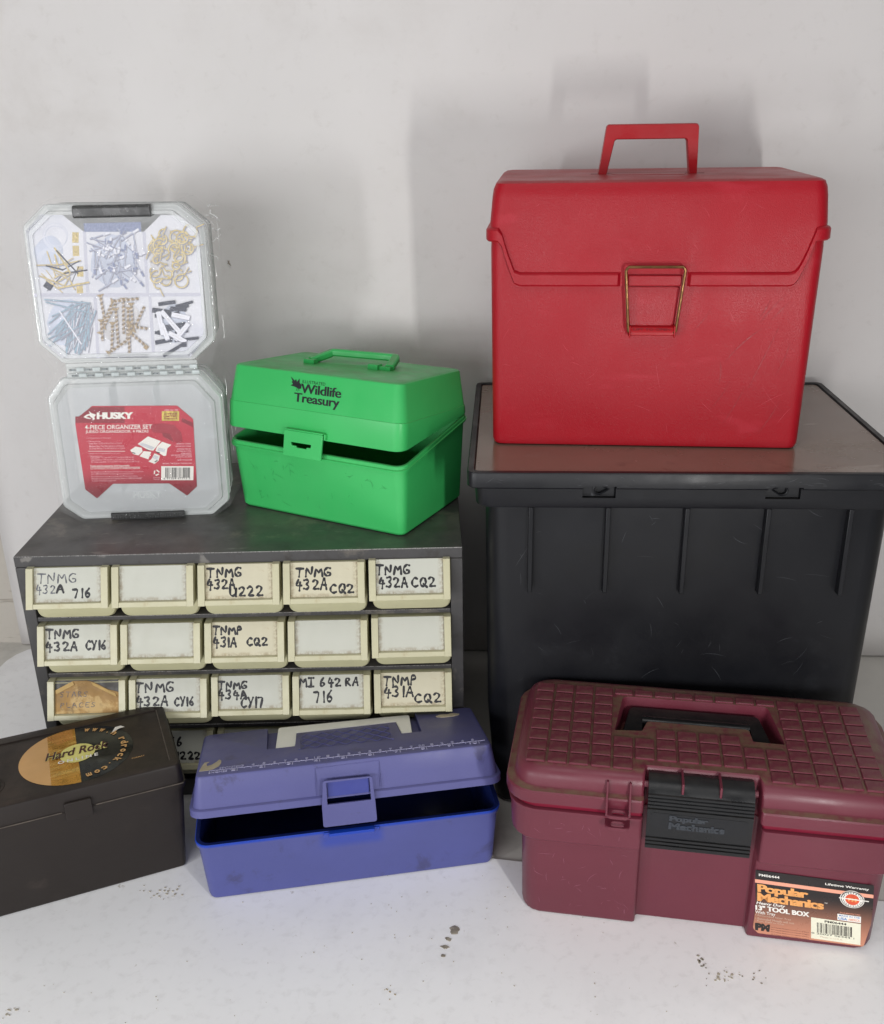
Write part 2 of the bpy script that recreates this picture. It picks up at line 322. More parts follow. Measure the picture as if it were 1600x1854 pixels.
# words on each drawer: (word, x0, ztop, x1, zbottom) in cabinet coordinates
TX={(0,0):[('TNMG',.0271,.2824,.0665,.2715,1),('432',.0238,.2692,.0430,.26,1),('A',.0445,.2692,.0525,.261,0),('716',.0593,.2648,.0777,.2552,0)],
(0,2):[('TNMG',.1956,.2854,.2292,.2754,0),('432A',.193,.2727,.2223,.2623,0),('U222',.2148,.2644,.2487,.2538,0)],
(0,3):[('TNMG',.2826,.2838,.3189,.2742,0),('432A',.2817,.2714,.3133,.2599,0),('CQ2',.3149,.2654,.3403,.2556,0)],
(0,4):[('TNMG',.3624,.2852,.396,.2747,0),('432A',.3637,.2714,.3935,.2604,0),('CQ2',.397,.2714,.4219,.2604,0)],
(1,0):[('TNMG',.0249,.2194,.0587,.2092,0),('432A',.0225,.2049,.0546,.1946,0),('CY16',.0624,.2053,.084,.1953,0)],
(1,2):[('TNMP',.1936,.22,.2255,.2111,0),('431A',.1928,.207,.2174,.1965,0),('CQ2',.2269,.2063,.2486,.1976,0)],
(2,1):[('TNMG',.107,.1556,.1474,.1441,0),('432A',.1053,.139,.1397,.1275,0),('CY16',.1454,.1368,.1662,.1269,0)],
(2,2):[('TNMG',.1929,.1535,.2228,.1449,0),('434A',.1909,.1427,.2222,.1329,0),('CY17',.2138,.1335,.2387,.122,0)],
(2,3):[('MI',.2773,.1578,.2940,.1473,0),('642',.2985,.1578,.3210,.1473,0),('RA',.3250,.1570,.3386,.148,0),('716',.2917,.1413,.3119,.1282,0)],
(2,4):[('TNMP',.3649,.1586,.4006,.1478,0),('431A',.3638,.1457,.3965,.1337,0),('CQ2',.3966,.137,.4251,.1261,0)],
(3,1):[('TNMG',.107,.087,.140,.078,0),('6',.1415,.087,.148,.076,0),('1222',.140,.068,.166,.059,0)]}
rc=random.Random(11)
for r in range(4):
    for c in range(5):
        dz=rc.uniform(-.0004,.0004); dy=rc.uniform(-.0012,.0012); x0=XC[c]; z0=ZB[r]+(0.0012 if c>3 else 0.0)
        d=put('drawer',me_tray,cab,0,2,(x0,dy,z0+dz),(0,0,rc.uniform(-.006,.006)))
        put('label_frame',me_frame,d,.0006)
        if (r,c)==(2,0):
            mb=MB(); 
            def bp(x,z,h=0): return fpt(x,z,.0002+h)
            quad(mb,.007,.005,DW-.007,DH-.001,bp,1)
            P=[(.0072,.005),(DW-.0072,.005),(DW-.0072,.0245),(.062,.0275),(.048,.0345),(.040,.0362),(.0255,.036),(.019,.0315),(.0072,.0275)]
            poly(mb,P,bp,0,.0006)
            for A,B in (((.0072,.0275),(.0255,.036)),((.045,.0352),(.070,.0235))):   # curled torn edges
                a=fpt(*A,.001); b=fpt(*B,.001); mb.loft([[ (p[0],p[1]-.0002,p[2]),(p[0]+.002,p[1]-.0025,p[2]-.0030),(p[0]+.0005,p[1]-.0004,p[2]-.0034)] for p in (a,b)],mi=2)
            m_curl=mat('curled_card',(196,164,104),.7,.15,60)
            mb.build('label_card',[m_brown,m_darkslot,m_curl],d)['label']='torn brown paper card curling away from the top'
            mb=MB(); hand(mb,'STARS',.012,.021,.042,.026,lambda x,z,h:fpt(x,z,.0011+h),.0006); hand(mb,'PLACES',.012,.011,.050,.0155,lambda x,z,h:fpt(x,z,.0011+h),.0006); mb.build('handwriting',m_inkf,d)
            continue
        put('label_card',me_cards[1 if (r,c) in ((1,2),(2,4),(0,2),(0,3)) else 0],d)
        if (r,c) in TX:
            mb=MB()
            for (w,a,zt,b,zb,fd) in TX[(r,c)]:
                k_=(.47,.55,.62,.69)[r]; tl=lambda xx,zz:(zz-xx*.0053-z0+.0038*k_)/(1+.443*k_)
                def tx_(xx,zl): return xx+(-.0183+.443*zl+.0145)*(xx-.43)/.9-x0
                zlo,zhi=tl(a,zb),tl(a,zt); hand(mb,w,tx_(a,(zlo+zhi)/2),zlo,tx_(b,(zlo+zhi)/2),zhi,lambda x,z,h:fpt(x,min(z,DH-.0010),.0006+h),.0022 if not fd else .0013,fd)
            mb.build('handwriting',[m_ink,m_inkf],d,recalc=False)
# ================================================================= BLACK STORAGE TOTE
tote=thing('storage_tote','tall black plastic storage tote with ribbed front, carrying the red case','storage tote',(.0235,.8613,0),-.065)
m_blk=mat('black_tote_plastic',(20,21,25),.40,.14,6,bump=(220,.12,.0004),spec=.34,dirt=[((44,46,50),.58,.76,14,.5),((18,18,18),.55,.7,9,.4)],up=((60,54,50),.5,30),extra=scr(60,.74,.77,(96,98,102),.5,(1,1,.35),(0,.4,0)))
m_top=mat('brown_grey_top_red_reflection',(130,112,98),.22,.07,7,bump=(25,.05,.0006),spec=.6,dirt=[((84,76,66),.58,.72,14,.55),((138,128,116),.6,.75,26,.4)],extra=scr(18,.69,.73,(168,158,146),.5,(.3,1,1),(0,0,.6)))  # brown grey, warmed in colour to carry the red case's reflection
TW,TD,TH=.413,.328,.390
def tr(ins,z,r): return at(rr(ins,TW-ins,ins,TD-ins,r,5),z)
mb=MB()
mb.loft([tr(.030,.0,.02),tr(.027,.003,.02),tr(.019,.12,.022),tr(.0165,.353,.022),tr(.0085,.3533,.014),tr(.0078,.3545,.014),tr(.0065,.3742,.013),tr(.0015,.3745,.009),tr(.0,.376,.009),tr(0,.389,.009),tr(.0008,.3905,.008)],cap1=False)
mb.loft([tr(.0008,.3905,.008),tr(.006,.3905,.006),tr(.008,.3865,.006)],cap0=False)
body=mb.build('tote_body',m_blk,tote)
# latch pockets cut in the band
for (xa,xb) in ((.107,.1375),(.274,.3055)):
    cb=MB(); cb.box(xa,xb,-.01,.0155,.3635,.3775); cut=cb.build('cut',m_blk,tote); boolean(body,cut)
for x in (.0597,.1320,.2052,.2797,.3545):
    mb=MB(); mb.loft([at([(x-.0022,-.0),(x+.0022,.0),(x+.0028,.024),(x-.0028,.024)],z) for z in (.2645,.3530)]); 
    o=mb.build('rib',m_blk,tote,bevel=.0006); o.location=(0,.0085,0)
for (xa,xb,fl) in ((.107,.1375,1),(.274,.3055,-1)):
    mb=MB(); cx=(xa+xb)/2; zc=.3705
    pts=[(cx+.0048*math.cos(t),zc+.0046*math.sin(t)) for t in [math.radians(a) for a in range(60 if fl>0 else 240-0,301 if fl>0 else 481,20)]]
    pts.append((cx+.0092*fl,zc+.0004))
    if fl<0: pts=[(cx+.0048*math.cos(math.radians(a)),zc+.0046*math.sin(math.radians(a))) for a in range(-120,121,20)]+[(cx-.0092,zc+.0004)]
    out=[(xa+.002,.3645),(xb-.002,.3645),(xb-.002,.3775),(xa+.002,.3775)]
    mb.box(xa+.0005,xb-.0005,.0118,.0150,.3638,.3773)
    o=mb.build('latch_pocket',m_blk,tote); m3=MB(); m3.tube([(x,.0114,z) for x,z in pts],.0009,6,closed=True); m3.build('latch_ring',m_blk,tote)
    c2=MB(); c2.prism([(cx+(x-cx)*.9,zc+(z-zc)*.9) for x,z in pts],lambda u,v,h:(u,h,v),.005,.0162); boolean(o,c2.build('cut',m_blk,tote))
mb=MB(); mb.loft([at(rr(.0072,TW-.0072,.0010,TD-.0072,.004,4),z) for z in (.3867,.3889)]); mb.build('top_panel',m_top,tote,bevel=.0006)
def hairlines(name,parent,fn,u0,u1,v0,v1,n,lmin,lmax,m,seed,ang=None,w=.00013):
    rd=random.Random(seed); mb=MB()
    for _ in range(n):
        u,v=rd.uniform(u0,u1),rd.uniform(v0,v1); a=rd.uniform(0,PI) if ang is None else rd.gauss(*ang); l=rd.uniform(lmin,lmax)*rd.uniform(.4,1); k=8; cv=rd.uniform(-.8,.8); P=[]
        for i in range(k+1):
            P.append((u,v)); u+=math.cos(a)*l/k; v+=math.sin(a)*l/k; a+=cv/k
        if not all(u0<=p[0]<=u1 and v0<=p[1]<=v1 for p in P): continue
        ww=w*rd.uniform(.5,1.3); A=[];B=[]
        for i,(x,y) in enumerate(P):
            t=ww*math.sin(PI*(i+.3)/(k+.6)); dx,dy=math.cos(a),math.sin(a); A.append(fn(x-dy*t,y+dx*t,.00008)); B.append(fn(x+dy*t,y-dx*t,.00008))
        mb.add(A+B,[(i,i+1,k+2+i,k+1+i) for i in range(k)])
    o=mb.build(name,m,parent,recalc=False); o['kind']='stuff'; return o
m_hb=mat('grey_scuff',(74,76,80),.5,.2,90)
def bodyf(u,v,h=0): t=(v-.12)/.233; return (u,.019-.0025*max(0,min(1,t))-h,v)
hairlines('scratches',tote,bodyf,.03,.38,.13,.35,46,.006,.03,m_hb,3)
hairlines('scratches',tote,lambda u,v,h=0:(u,-.0001-h,v),.01,.40,.3775,.388,40,.004,.02,m_hb,4,(0,.3))
# ================================================================= RED CASE
red=thing('red_file_case','large red textured plastic case with carry handle, standing on the black tote','file case',(.199,.9313,.3892),-.1089)
def redx(N,L,tex,c,noise,ramp,mixc,mul):
    c=scr(14,.60,.74,(190,50,66),.30,(1,1,3),(0,.5,0))(N,L,tex,c,noise,ramp,mixc,mul)  # pale scuff clouds that also paint a cloudy sheen into the red
    c=scr(11,.60,.78,(150,14,30),.35,(1,1,2),(0,.5,0))(N,L,tex,c,noise,ramp,mixc,mul)
    return c
m_red=mat('red_leather_grain_plastic',(162,8,28),.42,.06,5,bump=(900,.5,.0004,3),spec=.38,extra=redx,dirt=[((160,36,46),.6,.78,30,.4)],up=((138,96,92),.5,25),scratch=(620,.30,.0002))
m_redsm=mat('red_smooth_plastic',(166,12,24),.36,.05,12,bump=(300,.12,.0003),spec=.3)
m_brass=mat('aged_brass_wire',(118,88,56),.42,.2,80,metal=.85,bump=(300,.1,.0002))
FN=96
def red_ring(w,y0,y1,z,r,grow=0,n=6):
    return [(x,y,(z(x,y) if callable(z) else z)) for x,y in rr(-w-grow,w+grow,y0-grow,y1+grow,r+grow,n,FN)]
mb=MB(); mb.loft([red_ring(.1415,.004,.186,0,.008),red_ring(.1465,.0008,.189,.0012,.009),red_ring(.1482,0,.190,.005,.010),red_ring(.1505,-.0025,.1925,.19,.011),red_ring(.1498,-.0018,.192,.21,.011)]); mb.build('case_body',m_red,red)
def path(x,y):   # height of the lower edge of the lid round the case
    a=abs(x+.0005)
    if y>.012 : return .1975
    if a>.1405: return .1975
    if a>.1285: t=(.1405-a)/.012; return .1975-.0375*(t*.93+.07*math.sin(t*PI))
    if a>.122: return .160-.0025*(.1285-a)/.0065
    return .1575
mb=MB()
def LR(dz,grow,k=0):
    pts=[]
    for x,y in rr(-.1507,.1507,-.0027,.1927,.011,6,FN):
        # band disappears behind the latch
        g=grow
        if y<.012 and abs(x-.0002)<.0305 and grow>.0015: g=.0012
        s=1
        nx_,ny_=0,0
        if y<=-.0026: ny_=-1
        elif y>=.1926: ny_=1
        elif abs(x)>=.1506: nx_=1 if x>0 else -1
        else:
            ccx=(.1397 if x>0 else -.1397); ccy=(.0083 if y<.1 else .1817); l=math.hypot(x-ccx,y-ccy) or 1; nx_,ny_=(x-ccx)/l,(y-ccy)/l
        pts.append((x+nx_*g,y+ny_*g,path(x,y)+dz))
    return pts
rings=[LR(.0,.0006),LR(-.0004,.0028),LR(.0012,.0044),LR(.0098,.0044),LR(.0112,.0034),LR(.0124,.0008)]
rings.append([(x,y,max(z+.004,.2105) ) for (x,y,z) in [(a[0],a[1],a[2]) for a in LR(.0124,.0006)]])
rings+= [red_ring(.1494,-.0016,.192,.236,.012),red_ring(.1484,-.0006,.191,.243,.012),red_ring(.1462,.0018,.189,.2480,.010),red_ring(.1425,.0058,.185,.2498,.007),red_ring(.139,.0092,.182,.2502,.005)]
mb.loft(rings,cap0=False); lid=mb.build('case_lid',m_red,red,angle=34)
m_hr=mat('pale_red_scuff',(200,62,76),.5,.1,90); m_hr2=mat('dark_red_scuff',(152,18,32),.5,.1,90)
rf=lambda u,v,h=0:(u,-.0003-.0022*min(1,v/.19)-h-.0001,v)
hairlines('scratches',red,rf,-.14,.14,.012,.15,34,.006,.035,m_hr,5)
hairlines('scratches',red,rf,.03,.13,.012,.15,14,.03,.07,m_hr2,6,(1.0,.15),.0005)
hairlines('scratches',lid,lambda u,v,h=0:(u,-.0034+.0012*(v-.19)/.05-h,v),-.12,.12,.185,.235,26,.006,.03,m_hr,7)
# handle: trapezoid frame standing up from a slot
mb=MB()
ho=outl([(-.0505,.2495),(-.0440,.2955),(.0428,.2955),(.0440,.2495)],[.0005,.003,.003,.0005],3)
hi=outl([(-.0425,.2495),(-.0357,.2818),(.0324,.2818),(.0365,.2495)],[.0005,.0025,.0025,.0005],3)
def hring(p,y): return [(x,y,z) for x,z in p]
pr=[ho,hi]
y0,y1=.085,.1005
rs_=[]
def ins(p,d): 
    cx=0; return [((x-cx)*(1-d*8) ,z-(d if z>.26 else 0)) for x,z in p]
n=len(ho)
R4=[hring(ho,y0+.0015),hring([(x*.992,z-.0008*(z>.26)) for x,z in ho],y0),hring([(x*1.012,z+.0008*(z>.26)) for x,z in hi],y0),hring(hi,y0+.0015),hring(hi,y1-.0015),hring([(x*1.012,z+.0008*(z>.26)) for x,z in hi],y1),hring([(x*.992,z-.0008*(z>.26)) for x,z in ho],y1),hring(ho,y1-.0015)]
fs=[];vs=[p for r in R4 for p in r];m4=len(R4)
for i in range(m4):
    j=(i+1)%m4
    for a in range(n-1): fs.append((i*n+a,i*n+a+1,j*n+a+1,j*n+a))
mb.add(vs,fs); mb.build('handle',m_redsm,lid)
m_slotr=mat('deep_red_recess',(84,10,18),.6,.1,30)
for xa,xb in ((-.0575,-.0505),(.0445,.0515),(-.0415,.0360)):
    mb=MB(); mb.box(xa,xb,.090 if xb-xa<.02 else .101,.0925 if xb-xa<.02 else .1055,.2499,.25045); mb.build('handle_slot',m_slotr,lid)
mb=MB(); mb.loft([at(outl([(-.034,.070),(.030,.070),(.036,.100),(-.0415,.100)],.004,3),z) for z in (.2499,.2506)]); mb.build('handle_saddle',m_red,lid,bevel=.0003)
# front clasp
mb=MB(); mb.loft([[(x,y,z) for x,z in outl([(-.0235,.158),(.0246,.158),(.0248,.1675),(-.0237,.1675)],.0012,3)] for y in (-.004,-.0078,-.0086)]); mb.build('clasp_tab',m_red,lid,bevel=.0008)
mb=MB(); mb.loft([[(x,y,z) for x,z in outl([(-.0195,.120),(.0205,.120),(.0242,.1565),(-.0240,.1565)],.002,3)] for y in (-.002,-.0036)]); mb.build('clasp_plate',m_red,red,bevel=.0005)
mb=MB(); mb.loft([[(-.0205,y,zb),(.0220,y,zb),(.0220,y,zt),(-.0205,y,zt)] for y,zb,zt in ((-.001,.1122,.1215),(-.0085,.1122,.1200),(-.0105,.1128,.1165))]); 
mb.box(-.0205,-.0190,-.0125,-.002,.1108,.1218); mb.box(.0205,.0220,-.0125,-.002,.1108,.1218)
led=mb.build('clasp_ledge',m_redsm,red,bevel=.0006)
m_txtr=mat('dark_red_letters',(110,12,22),.5,.05,50)
mb=MB(); text(mb,'LIFT TO OPEN',-.0165,.1172,.0175,.1192,lambda u,v,h:(u,-.0093-(.1200-v)*.4,v),.02); mb.build('lettering',m_txtr,led,recalc=False)
wp_=[(-.0195,-.0095,.1150),(-.0212,-.0105,.1168),(-.0262,-.0125,.1725),(-.0240,-.0128,.1757),(.0250,-.0128,.1757),(.0270,-.0125,.1730),(.0222,-.0105,.1168),(.0205,-.0095,.1150)]
Wp=[]
for i in range(len(wp_)-1):
    for k in range(3): t=k/3; Wp.append(tuple(wp_[i][j]*(1-t)+wp_[i+1][j]*t for j in range(3)))
Wp.append(wp_[-1]); mb=MB(); mb.tube(Wp,.0014,8); mb.build('wire_bail',m_brass,red)
# ================================================================= GREEN CASE
grn=thing('green_card_case','bright green plastic card case, lid ajar, standing on the drawer cabinet','card case',(-.0398,.9357,.2945),-.5009)
def greenx(N,L,tex,c,noise,ramp,mixc,mul): return scr(16,.7,.74,(36,120,62),.5,(1,1,.4),(0,.4,0))(N,L,tex,c,noise,ramp,mixc,mul)
m_grn=mat('green_plastic',(62,188,100),.42,.04,8,bump=(420,.18,.0004),spec=.5,extra=greenx,up=((96,132,84),.65,30))
gw,gd=.2089,.1309
def gr(ins,z,r): return at(rr(-gw+ins,-ins,ins,gd-ins,r,5),z)
zr=lambda x,y: .0779+(.0981-.0779)*(y+.006)/.143
def gz(ins,dz,r): return at(rr(-gw+ins,-ins,ins,gd-ins,r,5),lambda x,y:zr(x,y)+dz)
mb=MB()
mb.loft([gr(.006,0,.004),gr(.002,.0006,.007),gr(.0,.003,.008),gz(-.0045,-.0075,.011),gz(-.0045,-.0070,.011),gz(-.0072,-.0062,.013),gz(-.0076,-.0040,.013),gz(-.0062,-.0036,.012),gz(-.0062,-.0006,.012),gz(-.0056,0,.012),gz(-.0035,0,.010),gz(-.0022,-.002,.010),gr(.0018,.004,.006)]); mb.build('case_body',m_grn,grn)
hy,hz,go=.1369,.0981,.1067
glid=thing('lid','','',(0,0,0)); 
def gl(ins,z,r): return [(x,y-hy,(z(x,y) if callable(z) else z)-hz) for x,y in rr(-gw+ins,-ins,ins,gd-ins,r,5)]
zs=lambda x,y:.1069+(.1026+.004-.1069)*(y+.006)/.143
ze=lambda x,y:zr(x,y)+.0008
mb=MB()
mb.loft([gl(-.0035,lambda x,y:ze(x,y)+.004,.009),gl(-.0042,ze,.010),gl(-.0060,ze,.012),gl(-.0064,lambda x,y:ze(x,y)+.001,.012),gl(-.0058,lambda x,y:zs(x,y),.012),gl(-.0052,lambda x,y:zs(x,y)+.0002,.012),gl(-.0050,lambda x,y:zs(x,y)+.0008,.012),gl(.0000,.1425,.010),gl(.0010,.1442,.009),gl(.0030,.1452,.008),gl(.006,.1454,.006)],cap0=False)
inner=[gl(-.0042,ze,.010),gl(-.002,lambda x,y:zs(x,y),.009),gl(.003,.142,.008)]
mb.loft(inner,cap0=False)
bpy.data.objects.remove(glid)
gld=mb.build('case_lid',m_grn,grn,loc=(0,hy,hz),rot=(-go,0,0))
def gp(cy): return lambda u,v,h=0:(u,cy-hy-h,v-hz)
# the front of the lid slopes back a little above the seam
def gfront(u,v,h=0):
    t=min(1,max(0,(v-.107)/.036)); return (u,-.0051+t*.0050-hy-h-.0002,v-hz)
m_blkink=mat('black_print',(22,24,30),.45,.05,80)
mb=MB()
text(mb,'ILLUSTRATED',-.1166,.1345,-.0885,.1375,gfront,-.005)
for q in (-.0004,0,.0004):
    gq=lambda u,v,h=0,q=q:gfront(u,v,.00003+q*.02)
    text(mb,'Wildlife',-.1177+q,.1243,-.0687+q,.1338,gq,.004,0,0,0,.95)
    text(mb,'Treasury',-.1253+q,.1118,-.0700+q,.1238,gq,.004,0,0,0,.95)
bird=[(445,215),(470,240),(478,228),(484,246),(498,222),(500,250),(512,262),(512,285),(500,290),(488,284),(470,278),(448,274),(462,262),(452,250),(458,244)]
bx=lambda u:-.1318+(u-445)*(.0153/72); bz=lambda v:.1395-(v-215)*(.0140/90)-(0)
bpts=[(bx(u),bz(v)) for u,v in bird]
cxb=sum(p[0] for p in bpts)/len(bpts); czb=sum(p[1] for p in bpts)/len(bpts)
mb.add([gfront(cxb,czb)]+[gfront(*p) for p in bpts],[(0,i+1,(i+1)%len(bpts)+1) for i in range(len(bpts))])
for a,b in (((488,284),(486,300)),((486,300),(494,306)),((496,288),(500,302)),((486,298),(480,302))):
    p,q=[(bx(u),bz(v)) for u,v in (a,b)]; mb.add([gfront(p[0]-.0003,p[1]),gfront(p[0]+.0003,p[1]),gfront(q[0]+.0003,q[1]),gfront(q[0]-.0003,q[1])],[(0,1,2,3)])
mb.build('lettering',m_blkink,gld,recalc=False)
m_hg=mat('dark_green_scuff',(36,128,66),.5,.1,90)
hairlines('scratches',grn,lambda u,v,h=0:(u,-.0048*(v-.003)/.0675-.0001-h,v),-.20,-.01,.008,.062,40,.004,.02,m_hg,8)
# latch with slot, hung on the lid
mb=MB(); lp=[(-.1345,.0580),(-.0870,.0580),(-.0845,.0855),(-.1325,.0855)]
mb.loft([[gp(y)(u,v) for u,v in outl(lp,.001,2)] for y in (-.0095,-.0120)]); mh=MB(); mh.box(-.1325,-.0845,-.0118-hy,-.005-hy,.0856-hz,.0870-hz); mh.box(-.0843,-.0825,-.010-hy,-.005-hy,.080-hz,.0862-hz); mh.build('latch_hinge',m_grn,gld,bevel=.0004)
lt=mb.build('latch',m_grn,gld)
c2=MB(); sp=[(-.1245,.0725),(-.1235,.0700),(-.1180,.0700),(-.1175,.0683),(-.1050,.0683),(-.1045,.0700),(-.0995,.0700),(-.0990,.0735),(-.1245,.0735)]
c2.loft([[gp(y)(u,v) for u,v in sp] for y in (-.004,-.02)]); boolean(lt,c2.build('cut',m_grn,gld,loc=(0,hy,hz),rot=(-go,0,0)) if False else c2.build('cut',m_grn,gld))
bv=lt.modifiers.new('bevel','BEVEL'); bv.width=.0004; bv.limit_method='ANGLE'
# folded carry handle on the lid
ztop=.1454-hz
hp=[(-.1500,.0600,.0020),(-.1390,.0805,.0085),(-.1370,.0830,.0098),(-.1335,.0842,.0100),(-.0660,.0935,.0100),(-.0635,.0930,.0098),(-.0615,.0905,.0088),(-.0560,.0700,.0020)]
HP=[(x,y-hy+.0,z+ztop) for x,y,z in hp]
mb=MB()
def ribbon(path,w,t):
    rings=[]
    for i,p in enumerate(path):
        a=Vector(path[max(0,i-1)]); b=Vector(path[min(len(path)-1,i+1)]); d=(b-a).normalized(); s=d.cross(Vector((0,0,1))).normalized(); u=s.cross(d).normalized(); p=Vector(p)
        rings.append([tuple(p+s*a1*w/2+u*b1*t/2) for a1,b1 in ((-1,-.6),(-.7,-1),(.7,-1),(1,-.6),(1,.6),(.7,1),(-.7,1),(-1,.6))])
    return rings
mb.loft(ribbon(HP,.0095,.0075)); 
mb.box(-.1540,-.1405,.052-hy,.0605-hy,ztop,ztop+.0045); mb.box(-.0770,-.0650,.0600-hy,.0700-hy,ztop,ztop+.0055); mb.box(-.0650,-.0520,.0640-hy,.0720-hy,ztop,ztop+.0038)
mb.build('handle',m_grn,gld,bevel=.0008)
# ================================================================= BLUE BOX
blu=thing('blue_tackle_box','faded blue tackle box with lid ajar and white handle, in front of the cabinet','tackle box',(-.0921,.7696,0),.1588)
FADE=(116,114,168)
def fade(lo,hi,latchpatch=True):
    def f(N,L,tex,c,noise,ramp,mixc,mul):
        s=N.new('ShaderNodeSeparateXYZ'); L.new(tex,s.inputs[0])
        rim=ramp(s.outputs['Z'],lo,hi)
        a=N.new('ShaderNodeMath'); a.operation='ABSOLUTE'; L.new(s.outputs['X'],a.inputs[0])
        px=ramp(a.outputs[0],.034,.024); pz=ramp(s.outputs['Z'],.043,.054)
        mm=N.new('ShaderNodeMath'); mm.operation='MAXIMUM'; L.new(rim,mm.inputs[0]); L.new(mul(mul(px,pz),.5) if latchpatch else rim,mm.inputs[1])
        c=mixc(mul(ramp(noise(4),.35,.75),.5),c,lin((84,90,164)))
        return mixc(mm.outputs[0],c,lin((22,64,176)))
    return f
m_blu=mat('sun_faded_blue_plastic',(80,85,144),.46,.05,10,bump=(480,.25,.0005),spec=.45,extra=fade(.0655,.0685),dirt=[((62,58,82),.57,.72,24,.5),((70,68,96),.6,.75,60,.3)])
m_bluin=mat('shaded_blue_inside',(9,26,84),.45,.05,12)  # inside darkened in colour to stand for the shade within the box
m_blul=mat('faded_lilac_lid_plastic',(88,89,142),.46,.05,9,bump=(480,.3,.0005),spec=.45,dirt=[((58,54,74),.57,.7,34,.5)],up=((100,97,122),.6,8))
m_embl=mat('pale_embossed_plastic',(178,176,210),.5,.05,60)
bwd,bwt,bd_,bhb=.1399,.1459,.1274,.0692
def br(w,y0,y1,z,r): return at(rr(-w,w,y0,y1,r,6),z)
mb=MB()
mb.loft([br(.134,.006,.119,0,.006),br(.1388,.001,.1235,.0012,.008),br(.1399,0,.1245,.005,.009),br(.1438,-.004,.129,.0640,.011),br(.1458,-.0062,.1312,.0645,.013),br(.1462,-.0066,.1316,.0690,.013),br(.1455,-.006,.131,.0696,.013)],cap1=False)
mb.loft([br(.1455,-.006,.131,.0696,.013),br(.1420,-.0025,.1275,.0696,.010),br(.1415,-.002,.127,.0685,.010),br(.138,.0015,.1225,.003,.008)],cap0=False,mi=1)
mb.build('box_body',[m_blu,m_bluin],blu)
mb=MB(); mb.box(-.0215,.0215,-.0120,-.0060,.0655,.0700); mb.box(-.0265,.0265,-.0085,-.0060,.0640,.0690); mb.build('catch',m_blu,blu,bevel=.0006)
mb=MB(); mb.loft([br(.130,.010,.06,.045,.006),br(.132,.008,.062,.060,.006)],cap1=False); 
hy2,hz2,bo=.1274,.0692,.2452
def bl(w,y0,y1,z,r): return [(x,y-hy2,z-hz2) for x,y in rr(-w,w,y0,y1,r,6)]
mb=MB()
mb.loft([bl(.1462,-.0060,.1300,.0672,.013),bl(.1478,-.0072,.1310,.0660,.014),bl(.1480,-.0072,.131,.0725,.014),bl(.1470,-.0064,.130,.0732,.013),bl(.1448,-.0046,.1290,.0740,.011),bl(.1436,-.0042,.1275,.0790,.009),bl(.1424,-.0040,.1262,.0860,.008),bl(.1395,-.0038,.1090,.1025,.006),bl(.1382,-.0030,.1070,.1044,.005),bl(.136,-.001,.105,.1054,.004)],cap0=False)
mb.loft([bl(.1462,-.0060,.1300,.0672,.013),bl(.1410,-.002,.125,.086,.008),bl(.1345,.001,.103,.1030,.004)],cap0=False)
bld=mb.build('box_lid',m_blul,blu,loc=(0,hy2,hz2),rot=(-bo,0,0))
def cutlid(x0,x1,y0,y1):
    c=MB(); c.box(x0,x1,y0-hy2,y1-hy2,.0980-hz2,.12-hz2); boolean(bld,c.build('cut',m_blul,blu,loc=(0,hy2,hz2),rot=(-bo,0,0)))
cb=MB(); P=[(-.0750,.0470),(-.0475,.0470),(-.0455,.0825),(.0560,.0840),(.0580,.0495),(.0785,.0495),(.0795,.125),(-.0750,.125)]
cb.loft([[(x,y-hy2,z-hz2) for x,y in P] for z in (.0965,.125)]); boolean(bld,cb.build('cut',m_blul,blu,loc=(0,hy2,hz2),rot=(-bo,0,0)))
def bt(u,v,h=0): return (u,v-hy2,.1054-hz2+h)
m_whp=mat('ivory_plastic',(250,249,242),.4,.03,20,bump=(90,.06,.0004),dirt=[((170,164,140),.66,.76,40,.4)])
mb=MB(); ho=outl([(-.0665,.0480),(-.0525,.0475),(-.0475,.0500),(-.0462,.0852),(.0568,.0868),(.0590,.0520),(.0690,.0500),(.0725,.1035),(-.0640,.1060)],[.001,.001,.001,.001,.001,.001,.001,.003,.003],3)
mb.loft([[bt(x,y,-.006) for x,y in ho],[bt(x,y,-.0012) for x,y in ho],[bt(x*.993,y+(.0006 if y<.09 else -.0006),-.0004) for x,y in ho]]); mb.build('carry_handle',m_whp,bld)
# ribbed scale pattern panel: recessed frame with raised fish scales
mb=MB(); quad(mb,-.0428,.0362,.0478,.0772,bt,0,.00012)
m_recl=mat('lilac_plastic_recess',(76,76,122),.5,.06,40)
mb.build('scale_panel_floor',m_recl,bld)
mb=MB()
for i in range(5):
    for k in range(7):
        xx=-.0425+.0150*k+(-.0075 if i%2 else 0); yv=.0372+.0078*i
        P=[(xx+.0150*t/8,yv+.0078*(1-abs(math.cos(PI*t/8))**1.6)*.9) for t in range(9)]
        P=[p for p in P if -.0424<=p[0]<=.0476 and p[1]<.0770]
        if len(P)>2: mb.tube([bt(u,v,.0003) for u,v in P],.00042,5)
for x in (-.0432,.0482): mb.box(x-.0008,x+.0008,.036-hy2,.0774-hy2,.1054-hz2,.1062-hz2)
mb.build('scale_pattern',m_blul,bld)
